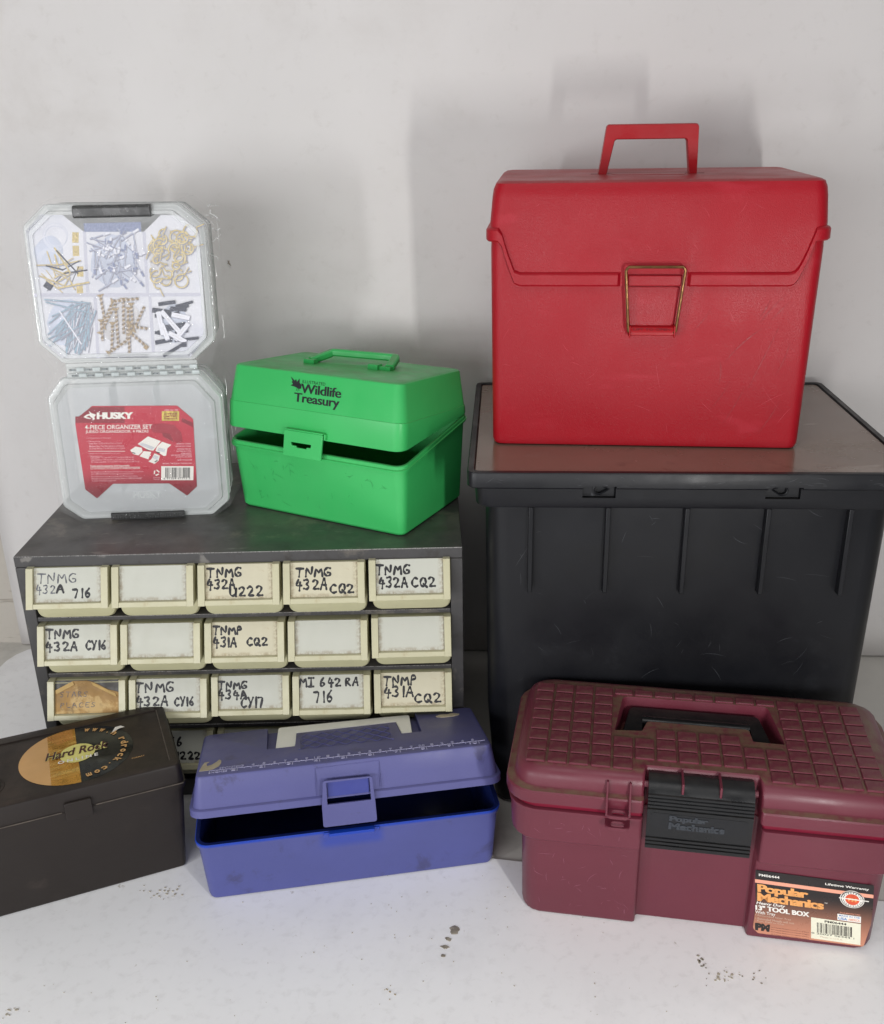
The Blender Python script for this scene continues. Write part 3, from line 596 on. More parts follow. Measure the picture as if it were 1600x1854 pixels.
# ruler: embossed line, ticks and numerals
mb=MB(); x1=-.1014; inch=.02547
def tick(x,y0,y1,w=.00035): mb.box(x-w,x+w,y0-hy2,y1-hy2,.1054-hz2,.1058-hz2)
mb.box(-.1268,.1345,.0069-hy2,.0075-hy2,.1054-hz2,.1058-hz2)
for k in range(0,11):
    x=x1+(k-1)*inch
    if x<-.13: continue
    tick(x,.0008,.0068)
    if k>=1: text(mb,str(k),x-.0052-(0.004 if k==10 else 0),.0012,x-.0016,.0056,bt,.02,h=.0004)
    for q in range(1,4):
        if x+inch*q/4<.134: tick(x+inch*q/4,.0040 if q==2 else .0052,.0068)
x0c=x1-inch
for k in range(1,26):
    x=x0c+k*.01
    if k>2:
        s=str(k%10) if k%10 else str(k); text(mb,s,x-(.0014 if len(s)<2 else .003),.0096,x+(.0014 if len(s)<2 else .003),.0135,bt,.0,h=.0004)
    tick(x,.0076,.0092,.0003); tick(x-.005,.0076,.0086,.00025)
text(mb,'INCHES',-.1265,.0012,-.1105,.0048,bt,.0,h=.0004); text(mb,'CENTIMETERS',-.118,.0098,-.0985,.0130,bt,.0,h=.0004)
mb.build('ruler_marks',m_embl,bld)
m_glue=mat('dried_paper_residue',(184,172,148),.75,.12,120,bump=(200,.4,.0006))
mb=MB(); mb.prism([(-.1365,.0090),(-.1290,.0085),(-.1240,.0105),(-.1190,.0160),(-.1172,.0240),(-.1175,.0300),(-.1195,.0330),(-.1215,.0280),(-.1260,.0215),(-.1300,.0195),(-.1310,.0260),(-.1285,.0300),(-.1330,.0290),(-.1350,.0200)],lambda u,v,h:bt(u,v,h),.0,.00035); mb.build('paper_residue',m_glue,bld)
mb=MB(); mb.prism([(.1110+.0125*math.cos(t),.0872+.0052*math.sin(t)*(1 if math.sin(t)<0 else .55+.5*abs(math.cos(t*3)))) for t in [2*PI*k/24 for k in range(24)]],lambda u,v,h:bt(u,v,h),0,.00035); mb.build('sticker_residue',m_glue,bld)
# latch frame on the front of the lid
def bf(u,v,h=0): return (u,-.0075-hy2-h,v-hz2)
mb=MB()
lo=outl([(-.0262,.0452),(.0242,.0452),(.0238,.0655),(.0222,.0900),(-.0236,.0905),(-.0262,.0655)],[.002,.002,.001,.002,.002,.001],3)
mb.loft([[bf(u,v,a) for u,v in lo] for a in (.0015,.0038)]); 
la=mb.build('latch',m_blul,bld)
c2=MB(); c2.prism([(-.0210,.0670),(.0200,.0670),(.0196,.0885),(-.0208,.0885)],lambda u,v,h:bf(u,v,h),-.002,.01); boolean(la,c2.build('cut',m_blul,bld))
bv=la.modifiers.new('bevel','BEVEL'); bv.width=.0007; bv.segments=2; bv.limit_method='ANGLE'
m_bluw=mat('blue_plastic_behind_latch',(60,68,144),.45,.05,20)
cb=MB(); cb.box(-.0222,.0212,-.03-hy2,-.0025-hy2,.055-hz2,.0712-hz2); boolean(bld,cb.build('cut',m_blul,blu,loc=(0,hy2,hz2),rot=(-bo,0,0)))
mb=MB(); quad(mb,-.0195,.0716,.0190,.0885,lambda u,v,h:(u,-.0068-hy2,v-hz2)); mb.build('latch_backing',m_bluw,bld)
mb=MB()
for s0 in (((-.0300,.0745),(-.0300,.1010)),((-.0300,.1010),(.0300,.1018)),((.0300,.1018),(.0300,.0760))):
    (a,b),(c_,d_)=s0; mb.tube([(a,-.0062+(b-.074)*.085-hy2,b-hz2),(c_,-.0062+(d_-.074)*.085-hy2,d_-hz2)],.00035,5)
mb.build('latch_recess_edge',m_blul,bld)
# ================================================================= MAROON TOOL BOX
mar=thing('maroon_tool_box','dusty maroon plastic tool box with studded lid and black latch and handle','tool box',(.0671,.7275,0),-.1821)
m_mar=mat('maroon_plastic',(102,40,54),.42,.05,9,bump=(460,.2,.0004),spec=.5,dirt=[((100,40,58),.58,.75,14,.4)],extra=scr(12,.71,.74,(180,110,130),.5,(1,1,.3),(0,.4,0)))
m_marl=mat('dusty_maroon_lid_plastic',(104,40,54),.42,.05,9,bump=(460,.2,.0004),spec=.5,up=((106,86,66),.85,80,.30,.6))
m_pad=mat('studded_maroon_plastic',(104,42,56),.42,.06,15,bump=(900,.5,.0005,2),spec=.45,up=((118,90,76),.6,60,.35,.7))
m_bp=mat('black_latch_plastic',(19,20,22),.36,.08,20,bump=(500,.2,.0003),spec=.42,up=((58,54,48),.4,50))
m_bp2=mat('black_label_recess',(9,11,16),.5,.05,20)
mW,mD=.315,.1435
def mp(g,z,nd=.011,nl=.1055,nr=.2055,rc=.016,bx_=0):
    P=[(-g,-g),(nl,-g),(nl+.001,nd-g*.3),(nr-.001,nd-g*.3),(nr,-g),(mW+g,-g),(mW+g,mD+g),(-g,mD+g)]
    return at(outl(P,[rc,.003,.002,.002,.003,rc,rc,rc],4),z)
mb=MB()
mb.loft([mp(-.006,0,rc=.012),mp(-.0012,.0012),mp(0,.005,rc=.017),mp(.0012,.0915,rc=.018),mp(.0085,.0922,rc=.022),mp(.0105,.0945,rc=.024),mp(.0115,.1265,rc=.024),mp(.0132,.1272,rc=.025),mp(.0132,.1290,rc=.025),mp(.0115,.1296,rc=.024),mp(.0085,.1292,rc=.022),mp(.0070,.1200,rc=.020)],cap1=True)
mb.build('box_body',m_mar,mar)
m_marin=mat('clean_dark_maroon',(120,16,44),.4,.05,20)
mb=MB(); mb.loft([mp(.0090,.1285,rc=.022),mp(.0090,.1385,rc=.022)]); mb.build('lid_tongue',m_marin,mar)
mb=MB()
def ml(g,z,nd=.0105,rc=.024): return mp(g,z,nd,.1055,.2030,rc)
mb.loft([ml(.0110,.1375),ml(.0145,.1368),ml(.0150,.1380),ml(.0150,.1478),ml(.0140,.1492),ml(.0092,.1500,rc=.022),ml(.0080,.1508,rc=.021),ml(.0068,.1575,rc=.020),ml(.0045,.1628,rc=.019),ml(.0005,.1660,rc=.018),ml(-.0040,.1676,rc=.016),ml(-.0055,.1680,rc=.015)],cap0=True)
mld=mb.build('box_lid',m_marl,mar)
wl=outl([(.0800,.0617),(.1045,.0640),(.1095,.0800),(.1990,.0800),(.2010,.0620),(.2280,.0613),(.2200,.1205),(.0870,.1195)],[.001,.001,.003,.003,.001,.001,.006,.006],3)
cxw,cyw=.154,.092
c2=MB(); c2.loft([at(wl,.1400),at(wl,.1605),at([(cxw+(x-cxw)*1.01,cyw+(y-cyw)*1.01) for x,y in wl],.1660),at([(cxw+(x-cxw)*1.035,cyw+(y-cyw)*1.035) for x,y in wl],.1720)]); boolean(mld,c2.build('cut',m_marl,mar))
# studs on the lid: one shared mesh
px,py,pw,pd=.0190,.01625,.0167,.0143
mb=MB(); mb.loft([at(rr(-pw/2,pw/2,-pd/2,pd/2,.0008,2),0),at(rr(-pw/2,pw/2,-pd/2,pd/2,.0008,2),.0010),at(rr(-pw/2+.0006,pw/2-.0006,-pd/2+.0006,pd/2-.0006,.0006,2),.0016)],cap0=False)
me_pad=mb.mesh('grid_stud',[m_pad])
for r in range(8):
    for c in range(16):
        x=.0022+pw/2+c*px+ (0.0006*(r-4) if False else 0); y=.0030+pd/2+r*py
        x0,x1p,y0p,y1p=x-pw/2,x+pw/2,y-pd/2,y+pd/2
        if r==0 and x1p>.0985 and x0<.2075: continue            # latch notch
        if r==7 and x1p>.0785 and x0<.2290:
            o=put('grid_stud',me_pad,mld,0,2,(x,.1262,.1679)); o.scale=(1,.62,1); continue
        if y1p>.0600 and x1p>.0785 and x0<.2290:   # handle well
            if not (y1p<.0805 and x0>.1085 and x1p<.2000): continue
        if r==7 and (c in (0,15)): pass
        o=put('grid_stud',me_pad,mld,0,2,(x,y,.1679))
# handle lying in the well
mb=MB()
hu=outl([(.0845,.0630),(.1030,.0650),(.1040,.0985),(.2040,.0985),(.2045,.0625),(.2215,.0625),(.2130,.1150),(.0925,.1150)],[.002,.002,.001,.001,.002,.002,.005,.005],3)
mb.loft([at(hu,.1500),at(hu,.1588),at([(cxw+(x-cxw)*.985,cyw+.002+(y-cyw-.002)*.97) for x,y in hu],.1602)]); mb.tube([(.1045,.0975,.1555),(.2035,.0975,.1555)],.0058,14); mb.build('carry_handle',m_bp,mar)
# latch plate: profile swept along x
prof=[(.0085,.1655),(.0030,.1672),(-.0045,.1660),(-.0100,.1625),(-.0135,.1580)]
z=.1578;y=-.0140
for k in range(4): prof+=[(y-.0012,z-.0004),(y-.0014,z-.0022),(y-.0002,z-.0026),(y-.0003,z-.0032)]; z-=.0034; y-=.0003
prof+=[(-.0168,.1440),(-.0168,.1160)]
z=.1155
for k in range(3): prof+=[(-.0158,z-.0002),(-.0158,z-.0010),(-.0172,z-.0012),(-.0172,z-.0034)]; z-=.0038
prof+=[(-.0168,.1030),(-.0145,.1028),(-.0140,.1500),(-.0060,.1600),(.0080,.1620)]
mb=MB(); mb.loft([[(x,yy,zz) for yy,zz in prof] for x in (.1088,.1965)]); lat=mb.build('latch',m_bp,mar,angle=25)
mb=MB(); mb.loft([[(x,yy,zz) for x,zz in outl([(.1120,.1245),(.1930,.1240),(.1930,.1405),(.1120,.1410)],.003,4)] for yy in (-.0167,-.0170)]); lr=mb.build('label_recess',m_bp2,lat)
m_emb=mat('embossed_black_letters',(46,50,56),.3,.05,20)
mb=MB(); lf=lambda u,v,h:(u,-.0170-h,v)
text(mb,'Popular',.1275,.1327,.1600,.1398,lf,.05,0,0,.0005,.86); text(mb,'Mechanics',.1272,.1256,.1740,.1328,lf,.05,0,0,.0005,.86); mb.build('lettering',m_emb,lat)
mb=MB()
for xa in (.1055,.1968):
    mb=MB(); mb.tube([(xa,-.002,.1590),(xa+.0032,-.002,.1590)],.0030,10); mb.build('latch_pin',m_mar,mar)
for xa in (.1372,.1685):
    mb=MB(); mb.box(xa-.0010,xa+.0010,-.0128,.009,.1580,.1690); mb.build('latch_clip',m_mar,mar,bevel=.0004)
m_hm=mat('pale_maroon_scuff',(158,98,116),.5,.1,90)
hairlines('scratches',mar,lambda u,v,h=0:(u,-.0001-.0012*v/.09-h,v),.005,.10,.006,.088,30,.003,.02,m_hm,9)
hairlines('scratches',mar,lambda u,v,h=0:(u,-.0107-.001*(v-.0945)/.032-h,v),.01,.10,.097,.125,14,.003,.015,m_hm,10)
# padlock hasps
for (z0,z1,yy) in ((.1368,.1400,-.0140),(.1240,.1268,-.0125)):
    mb=MB(); hp_=outl([(.0735,yy+.002),(.0735,yy-.0125),(.0948,yy-.0125),(.0948,yy+.002)],[.0005,.005,.005,.0005],4); mb.loft([at(hp_,z0),at(hp_,z1)]); o=mb.build('hasp',m_mar,mar)
    c2=MB(); c2.loft([at(outl([(.0785,yy-.0100),(.0900,yy-.0100),(.0900,yy-.0040),(.0785,yy-.0040)],.0028,4),z) for z in (z0-.003,z1+.003)]); boolean(o,c2.build('cut',m_mar,mar)); bv=o.modifiers.new('bevel','BEVEL'); bv.width=.0006; bv.limit_method='ANGLE'
mb=MB()
for xa in (.0735,.0930):
    mb.loft([[(xa,a,z),(xa+.0018,a,z),(xa+.0018,b,z),(xa,b,z)] for a,b,z in ((-.0262,-.012,.1400),(-.0150,-.008,.1530),(-.0085,-.006,.1620))])
mb.build('hasp_ribs',m_mar,mar,bevel=.0003)
# printed label, artwork units 1600 x 1252 of the sticker mapped affinely on the front
def ma(u,v,h=0): return (8.71448304e-02+1.31355469e-04*u+2.11934303e-05*v,-.0006-h-.0012*min(1,max(0,(1.81002131e-01+1.96679695e-05*u-1.76825143e-04*v)/.09)),1.81002131e-01+1.96679695e-05*u-1.76825143e-04*v)
def grad(N,L,tex,c,noise,ramp,mixc,mul):
    s=N.new('ShaderNodeSeparateXYZ'); L.new(tex,s.inputs[0])
    return mixc(ramp(s.outputs['Z'],.058,.000),lin((30,24,24)),lin((206,140,112)))
m_lab=mat('printed_label_black_to_salmon',(30,26,26),.35,.03,30,extra=grad,spec=.5)
m_sal=mat('salmon_print',(236,164,138),.4,.02,30); m_whi=mat('white_print',(236,232,224),.4,.02,30); m_ora=mat('orange_print',(232,164,96),.4,.1,60); m_barc=mat('cream_label_paper',(232,230,208),.45,.02,30); m_bki=mat('black_ink_print',(40,36,36),.5,.05,50); m_blup=mat('blue_print',(96,136,196),.4,.05,50); m_redp=mat('red_print',(214,84,52),.4,.15,60); m_ltx=mat('small_pale_print',(206,178,160),.45,.1,60); m_brt=mat('brown_print',(120,72,60),.45,.1,60)
mb=MB(); lp_=outl([(795,668),(1530,768),(1528,900),(1518,1010),(1475,1156),(800,1072),(768,1040),(790,900)],[4,4,3,3,14,20,20,3],3)
mb.loft([[ma(u,v,-.0001) for u,v in lp_],[ma(u,v,.0002) for u,v in lp_]]); mlb=mb.build('product_label',m_lab,mar)
mt=[m_sal,m_whi,m_ora,m_barc,m_bki,m_blup,m_redp,m_ltx,m_brt]
mb=MB(); H1,H2,H3=.0003,.0004,.0005
def slant(v0):   # rows of print run parallel to the label's edge
    return lambda u,v,h=0: ma(u,v+.136*(u-790),h)
sl=slant(0)
def lab(txt,u0,v0,u1,v1,mi,bold=0,shear=0,h=H2,space=1,fat=0):
    for q in ((0,0),(fat,1),(-fat,-1)) if fat else ((0,0),): text(mb,txt,u0+q[0],v1,u1+q[0],v0,lambda u,v,hh:sl(u,v,h+q[1]*.00001),bold,shear,mi,0,space)
quad(mb,790,724,1528,746,sl,0,H1)
lab('PM06444',815,686,945,702,1,.02); lab('Lifetime Warranty',1230,688,1500,706,1,.02)
lab('Popular',805,752,1125,816,2,.035,0,H2,.85,1.5); lab('Mechanics',803,806,1222,860,2,.035,0,H2,.85,1.5); lab('™',1226,812,1244,818,1)
lab('Heavy Duty',795,862,980,886,1,.02,.2); lab('13" TOOL BOX',790,886,1130,918,1,.02,0,H3,1,2); lab('With Tray',786,922,915,948,1,.01)
lab('• Removable Inner Tray',785,946,1015,960,7); lab('• Extended Mouth will not',785,966,1035,980,7); lab('  Rust, Dent or Chip',797,984,970,996,7)
for k in range(4): lab('PM™ Popular Mechanics is a trademark of Hearst',885,1016+k*15,1130,1024+k*15,8)
quad(mb,782,1006,800,1052,sl,4,H1); lab('PM',784,1004,880,1052,4,.07,.1)
for (cx_,cy_,r1,r2,mi,hh) in ((1398,770,76,54,1,H1),(1398,770,71,50,4,H2),(1398,770,66,46,1,H1*1.2+.00025),(1398,770,44,34,6,.00065)):
    poly(mb,[(cx_+r1*math.cos(2*PI*k/28),cy_+r2*math.sin(2*PI*k/28)) for k in range(28)],lambda u,v,h:sl(u,v,h),mi,hh)
for k in range(22):
    t=2*PI*k/22
    if abs(math.sin(t))<.25: continue
    text(mb,'GUARANTEEDFOREVERPMTOOLS'[k],1398+56*math.cos(t)-4,770+40*math.sin(t)+5,1398+56*math.cos(t)+4,770+40*math.sin(t)-5,lambda u,v,h:sl(u,v,.0007),.02,0,4)
text(mb,'PM',1372,782,1424,760,lambda u,v,h:sl(u,v,.0008),.05,0,2)
quad(mb,1316,764,1500,770,sl,1,.00085)
lab('Proudly MANUFACTURED',1325,858,1450,868,0,.01); quad(mb,1308,872,1455,912,sl,1,H1); lab('MADE IN THE',1318,876,1448,886,5,.01); lab('USA',1314,892,1370,908,5,.03); lab('AMERICA',1376,892,1448,906,0,.02)
quad(mb,1142,918,1455,1054,sl,3,H1+.00005); lab('PM06444',1228,925,1365,940,4,.03)
barcode(mb,1180,1010,1400,946,lambda u,v,h:sl(u,v,H2+.0001),4,5); lab('0 20027 06444 1',1145,1012,1415,1022,4,0,0,H3); lab('Made in U.S.A.',1200,1032,1345,1040,7,0,0,H3)
mb.build('label_print',mt,mlb,recalc=False)
# ================================================================= BLACK BOX WITH ROUND STICKER
bk=thing('black_box','dark brownish black plastic media box with round gold and black sticker','plastic box',(-.2632,.7957,0),.3887)
m_bk=mat('brown_black_plastic',(40,34,31),.46,.07,10,bump=(420,.2,.0004),spec=.35,dirt=[((78,68,62),.6,.75,20,.3)],up=((72,61,53),.6,25))
m_seam=mat('dusty_highlight_line',(88,80,72),.7,.2,120)  # grey line for dust and the painted highlight of the flange edge
kW,kD=.180,.104
def kr(g,z,r=.004): return at(rr(-kW-g,g,-g,kD+g,r,4),z)
mb=MB(); mb.loft([kr(-.003,0),kr(0,.0012),kr(.0005,.004),kr(.0078,.1005,.006)]); mb.build('box_body',m_bk,bk)
mb=MB(); mb.loft([kr(.0082,.1000,.006),kr(.0098,.1003,.007),kr(.0100,.1045,.007),kr(.0086,.1052,.006),kr(.0070,.1225,.006),kr(.0062,.1245,.006),kr(.0048,.1253,.005)],cap0=True)
mb.add([],[])
kl=mb.build('box_lid',m_bk,bk)
cb=MB(); cb.loft([at(rr(-.1745,-.0008,.0025,.0985,.002,3),z) for z in (.1241,.130)]); boolean(kl,cb.build('cut',m_bk,bk))
mb=MB(); mb.loft([[(x,y,z) for x,z in outl([(-.1005,.0962),(-.0762,.0962),(-.0762,.1150),(-.1000,.1150)],.001,2)] for y in (-.0090,-.0118)]); mb.build('latch',m_bk,bk,bevel=.0006)
for xa,xb in ((-.188,-.103),(-.073,.0075)):
    mb=MB(); mb.tube([(xa,-.0093,.1052),(xb,-.0093,.1052)],.0006,5); mb.build('dusty_edge_highlight',m_seam,bk)
mb=MB(); mb.tube([(-.0014,.0030,.1247),(-.0014,.0980,.1247)],.0006,5); mb.build('dusty_edge_highlight',m_seam,kl)
ZT=.1241
def kt(u,v,h=0): return (u,v,ZT+h)
mb=MB(); mb.tube([kt(-.1655+.013*math.cos(2*PI*k/32),.030+.013*math.sin(2*PI*k/32),.0001) for k in range(32)],.0006,6,closed=True); mb.tube([kt(-.1655+.0165*math.cos(2*PI*k/32),.030+.0165*math.sin(2*PI*k/32),.0001) for k in range(32)],.0005,6,closed=True)
text(mb,'m',-.172,.026,-.160,.034,kt,.02,0,0,.0005)
mb.build('embossed_emblem',m_bk,kl)
m_gold=mat('gold_foil',(212,158,74),.28,.15,60,metal=.75,extra=scr(60,.5,.65,(246,206,120),.8,(.25,2.2,1),(0,0,.3)))
m_goldm=mat('matt_gold_print',(216,170,112),.4,.05,30,metal=.2)
m_vb=mat('glossy_black_sticker',(26,28,32),.16,.1,20,spec=.6,bump=(40,.08,.0006))
m_yel=mat('pale_yellow_print',(222,214,130),.35,.06,40); m_mrn=mat('dark_maroon_print',(72,36,40),.35,.1,60)
cx_,cy_,R=-.0832,.0515,.0530
AX=1.0
dk=[(cx_+R*AX*math.cos(2*PI*k/64),cy_+R*.90*math.sin(2*PI*k/64)) for k in range(64)]
mb=MB(); mb.loft([at(dk,ZT),at(dk,ZT+.0002)]); stk=mb.build('round_sticker',m_vb,kl)
mb=MB()
def half(x0f,mi,h):
    p=[q for q in dk if q[0]<=x0f]; ys=[q[1] for q in dk if abs(q[0]-x0f)<.006]; top=max(ys); bot=min(ys)
    p=sorted(p,key=lambda q:math.atan2(q[1]-cy_,q[0]-cx_)%(2*PI)); p=[(x0f,cy_+R*.90*math.sqrt(max(0,1-((x0f-cx_)/(R*AX))**2)))]+p+[(x0f,cy_-R*.90*math.sqrt(max(0,1-((x0f-cx_)/(R*AX))**2)))]
    poly(mb,p,kt,mi,h)
half(-.0822,0,.0003); half(-.1085,1,.0004)
for k in range(9):   # record grooves at the gold upper part
    for (ta,tb) in ((95+k*.3,125),):
        rr_=R*(.96-.045*k); 
        P=[(cx_+rr_*math.cos(math.radians(t))*AX,cy_+rr_*.9*math.sin(math.radians(t))) for t in range(92,128,6)]
        mb.add([kt(x,y,.00045) for x,y in P]+[kt(x*.9995-.00002,y-.0006,.00045) for x,y in P],[(i,i+1,len(P)+i+1,len(P)+i) for i in range(len(P)-1)],4)
ov=[(cx_+.0008+.0165*math.cos(2*PI*k/32),.0530+.0155*math.sin(2*PI*k/32)) for k in range(32)]; poly(mb,ov,kt,2,.0006)
text(mb,'Hard Rock',-.1125,.0500,-.0530,.0628,lambda u,v,h:kt(u,v,.0008),.055,.28,5); text(mb,'Hard Rock',-.1122,.0503,-.0527,.0631,lambda u,v,h:kt(u,v,.0010),.02,.28,3)
text(mb,'ONLINE',-.1010,.0405,-.0640,.0455,lambda u,v,h:kt(u,v,.0008),.03,0,6,0,1.5)
W_='www.hardrock.com'
for k,chh in enumerate(W_):
    t=math.radians(74-k*10.2); 
    if chh=='a': continue
    rad=.0450; gx,gy=cx_+rad*math.cos(t),cy_+rad*.9*math.sin(t)
    wch=.0016 if chh=='.' else .0050; hch=.0016 if chh=='.' else (.0070 if chh in 'hdk' else .0054)
    def fnc(u,v,h,t=t,gx=gx,gy=gy): a=t-PI/2; return kt(gx+u*math.cos(a)-v*math.sin(a),gy+u*math.sin(a)+v*math.cos(a),.0008)
    text(mb,chh,-wch/2,-.0034,wch/2,-.0034+hch,fnc,.04,0,7)
poly(mb,[(-.0440,.0830),(-.0385,.0835),(-.0350,.0795),(-.0400,.0790),(-.0480,.0745)],kt,6,.0011)
text(mb,'FORMAT',-.0345,.0215,-.0225,.0235,lambda u,v,h:kt(u,v,.0003),.01,0,1); 
mb.build('sticker_print',[m_gold,m_goldm,m_yel,m_mrn,m_ora,m_yel,m_whi,m_goldm],stk,recalc=False)
# ================================================================= CLEAR ORGANIZER
org=thing('clear_organizer','clear plastic hinged hardware organizer in shrink wrap, standing on the cabinet','organizer',(-.3155,1.0,.2945),.0543)
LEAN=.065
oroot=org
def clear(name,col,rough,alpha,bump=None,spec=.5,em=0): 
    m=mat(name,col,rough,.02,10,bump=bump,alpha=alpha,spec=spec,rvar=.03); return m
m_clr=clear('clear_plastic',(226,230,232),.08,.05,spec=.6); m_edge=clear('clear_plastic_edge',(236,240,239),.10,.40,bump=(60,.4,.001)); m_milk=clear('milky_plastic',(228,231,233),.22,.52,bump=(120,.15,.0004)); m_milk2=clear('milky_back_plastic',(222,226,229),.3,.66)
m_film=clear('crumpled_clear_film',(245,248,246),.04,.045,bump=(60,1.0,.006,5),spec=1.0); m_side=clear('clear_plastic_side',(222,225,225),.12,.5,bump=(40,.5,.002)); m_tint=clear('clear_bars',(222,227,230),.15,.7)
m_latb=mat('black_clip_plastic',(12,12,13),.3,.08,30,bump=(100,.15,.0005))
XO=-.0038
UP=[(-.0655,.3262),(-.0895,.3056),(-.0900,.1905),(-.0680,.1690),(.0660,.1690),(.0890,.1885),(.0895,.3030),(.0640,.3245)]
UP=[(x+XO+(.326-z)*-.004,z) for x,z in UP]
LO=[(-.0730,.1545),(-.0895,.1340),(-.0895,.0155),(-.0700,.0),(.0700,.0),(.0885,.0155),(.0895,.1300),(.0700,.1550)]
LO=[(x+XO,z) for x,z in LO]
def oq(x,z,y): return (x,y+z*LEAN,z)
def shrink(P,d):
    cx=sum(p[0] for p in P)/len(P); cz=sum(p[1] for p in P)/len(P); w=max(p[0] for p in P)-cx; h=max(p[1] for p in P)-cz
    return [(cx+(x-cx)*(1-d/w),cz+(z-cz)*(1-d/h)) for x,z in P]
DEP=.062
for nm,P in (('upper_case',UP),('lower_case',LO)):
    low=nm=='lower_case'
    mb=MB(); o_=outl(P,.006,3)
    def rg(d,y): return [oq(x,z,y) for x,z in outl(shrink(P,d),.006,3)]
    # rim (edge material) as a frame, side walls, front window, back wall
    mb.loft([rg(.0102,.0035),rg(.0100,.0008),rg(.0068,.0008),rg(.0060,.003),rg(.0030,.003),rg(.0010,.0035),rg(0,.006),rg(0,.0095),rg(.0030,.0100),rg(.0045,.0125),rg(.0048,DEP-.002),rg(.008,DEP)],cap0=False,cap1=False,mi=0)
    mb.loft([rg(.0042,.013),rg(.0036,.024),rg(.0020,.0245),rg(.0020,.0275),rg(.0036,.028),rg(.0034,.058)],cap0=False,cap1=False,mi=3)
    mb.add([oq(x,z,.0012) for x,z in outl(shrink(P,.0100),.006,3)],[tuple(range(len(o_)))],1)
    mb.add([oq(x,z,DEP) for x,z in outl(shrink(P,.008),.006,3)],[tuple(range(len(o_)))],2)
    mb.build(nm,[m_edge,m_milk if low else m_clr,m_milk2,m_side],oroot,recalc=False,angle=40)
m_seam_shade=mat('grey_seam_shade',(188,192,190),.25,.1,80,alpha=.85); m_film_hl=mat('film_highlight_and_wisp',(244,246,245),.1,.02,80,alpha=.8)  # grey and bright tubes paint edge shading and glossy highlights on clear sides
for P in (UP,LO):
    for yy,dd,rr_2,mm_ in ((.0580,.0034,.0007,m_seam_shade),(.0440,.0024,.0005,m_seam_shade),(.0262,.0018,.0006,m_film_hl),(.0110,.0010,.0005,m_seam_shade)):
        mb=MB(); mb.tube([oq(x,z,yy) for x,z in outl(shrink(P,dd),.006,3)],rr_2,5,closed=True); mb.build('case_edge_streak',mm_,oroot)
# compartment walls of the lower case, seen dimly through the lid
mb=MB()
for x in (-.033,.013): mb.box(x,x+.0012,.014,.045,.022,.140)
mb.box(-.08,.075,.014,.045,.083,.0845)
for v in range(len(mb.v)): x,y,z=mb.v[v]; mb.v[v]=(x,y+z*LEAN,z)
mb.build('compartment_wall',m_tint,oroot)
# hinge bar between the cases
mb=MB()
for z in (.1572,.1632):
    mb.tube([oq(x,z,.0035) for x in (-.064+XO,.066+XO)],.0021,8)
mb.box(-.066+XO,.068+XO,.0045+.16*LEAN,.0065+.16*LEAN,.1545,.1690)
mb.build('hinge_bar',m_edge,oroot)
m_pin=mat('steel_hinge_pin',(128,134,136),.3,.2,200,metal=.8); m_knk=mat('frosted_knuckle',(208,216,216),.3,.03,60)
mb=MB(); mk=MB()
for j,z in enumerate((.1632,.1572)):
    for k in range(8):
        xa=-.062+XO+.0165*k+(.002 if j else 0); (mb if (k+j)%2==0 else mb).box(xa,xa+.0062,.0005+z*LEAN,.0016+z*LEAN,z-.0008,z+.0007); mk.tube([oq(xa+.0075,z,.0020),oq(xa+.0150,z,.0020)],.0022,8)
mb.build('hinge_pins',m_pin,oroot); mk.build('hinge_knuckles',m_knk,oroot)
# printed insert card in the upper case
m_ins=mat('printed_card_pale_grey',(226,226,232),.5,.02,12,dirt=[((206,208,222),.45,.7,14,.6)])
def pc(u,v,h=0):   # artwork units -> card plane
    x=-1.00106815e-01+1.43432148e-04*u-1.74142247e-05*v; z=3.39878307e-01-3.58235635e-06*u-1.42329370e-04*v; return oq(x,z,.0030-h)
mb=MB(); cp=[(105,265),(200,158),(355,160),(495,270),(905,270),(1020,158),(1150,160),(1285,250),(1350,1010),(1240,1150),(335,1150),(205,1040)]
mb.loft([[pc(u,v,-.0003) for u,v in cp],[pc(u,v,0) for u,v in cp]]); card=mb.build('printed_card',m_ins,oroot)
m_pdiv=mat('printed_divider',(204,204,216),.5,.02,12); m_pblue=mat('printed_silver_blue',(138,146,176),.4,.25,700); m_pgold=mat('printed_brass',(204,184,130),.4,.3,700); m_pnail=mat('printed_pale_nail',(150,176,192),.4,.2,600); m_pscr=mat('printed_bronze_screw',(172,150,118),.4,.35,900); m_pdk=mat('printed_dark_grey',(66,68,84),.5,.15,300); m_pwh=mat('printed_white',(236,236,244),.5,.04,100); m_psh=mat('printed_cool_shade',(202,207,222),.5,.1,40); m_psh2=mat('printed_shade_grey',(210,208,210),.5,.1,40)
m_pshd=mat('printed_item_shade',(158,158,172),.5,.1,100); m_pgl=mat('printed_pale_brass',(232,218,176),.4,.1,200)
PM=[m_pdiv,m_pblue,m_pgold,m_pnail,m_pscr,m_pdk,m_pwh,m_psh,m_psh2,m_pshd,m_pgl]
mb=MB(); rd=random.Random(21); HH=[0.0001]
def pq(P,mi): HH[0]+=.0000012; poly(mb,P,pc,mi,HH[0])
def bar(x,y,ang,l,w,mi): 
    c,s=math.cos(ang)*l/2,math.sin(ang)*l/2; a,b=-math.sin(ang)*w/2,math.cos(ang)*w/2
    if mi in (1,2,3,6) and w<40: x+=5; y+=6; pq([(x-c-a,y-s-b),(x+c-a,y+s-b),(x+c+a,y+s+b),(x-c+a,y-s+b)],9); x-=5; y-=6
    pq([(x-c-a,y-s-b),(x+c-a,y+s-b),(x+c+a,y+s+b),(x-c+a,y-s+b)],mi)
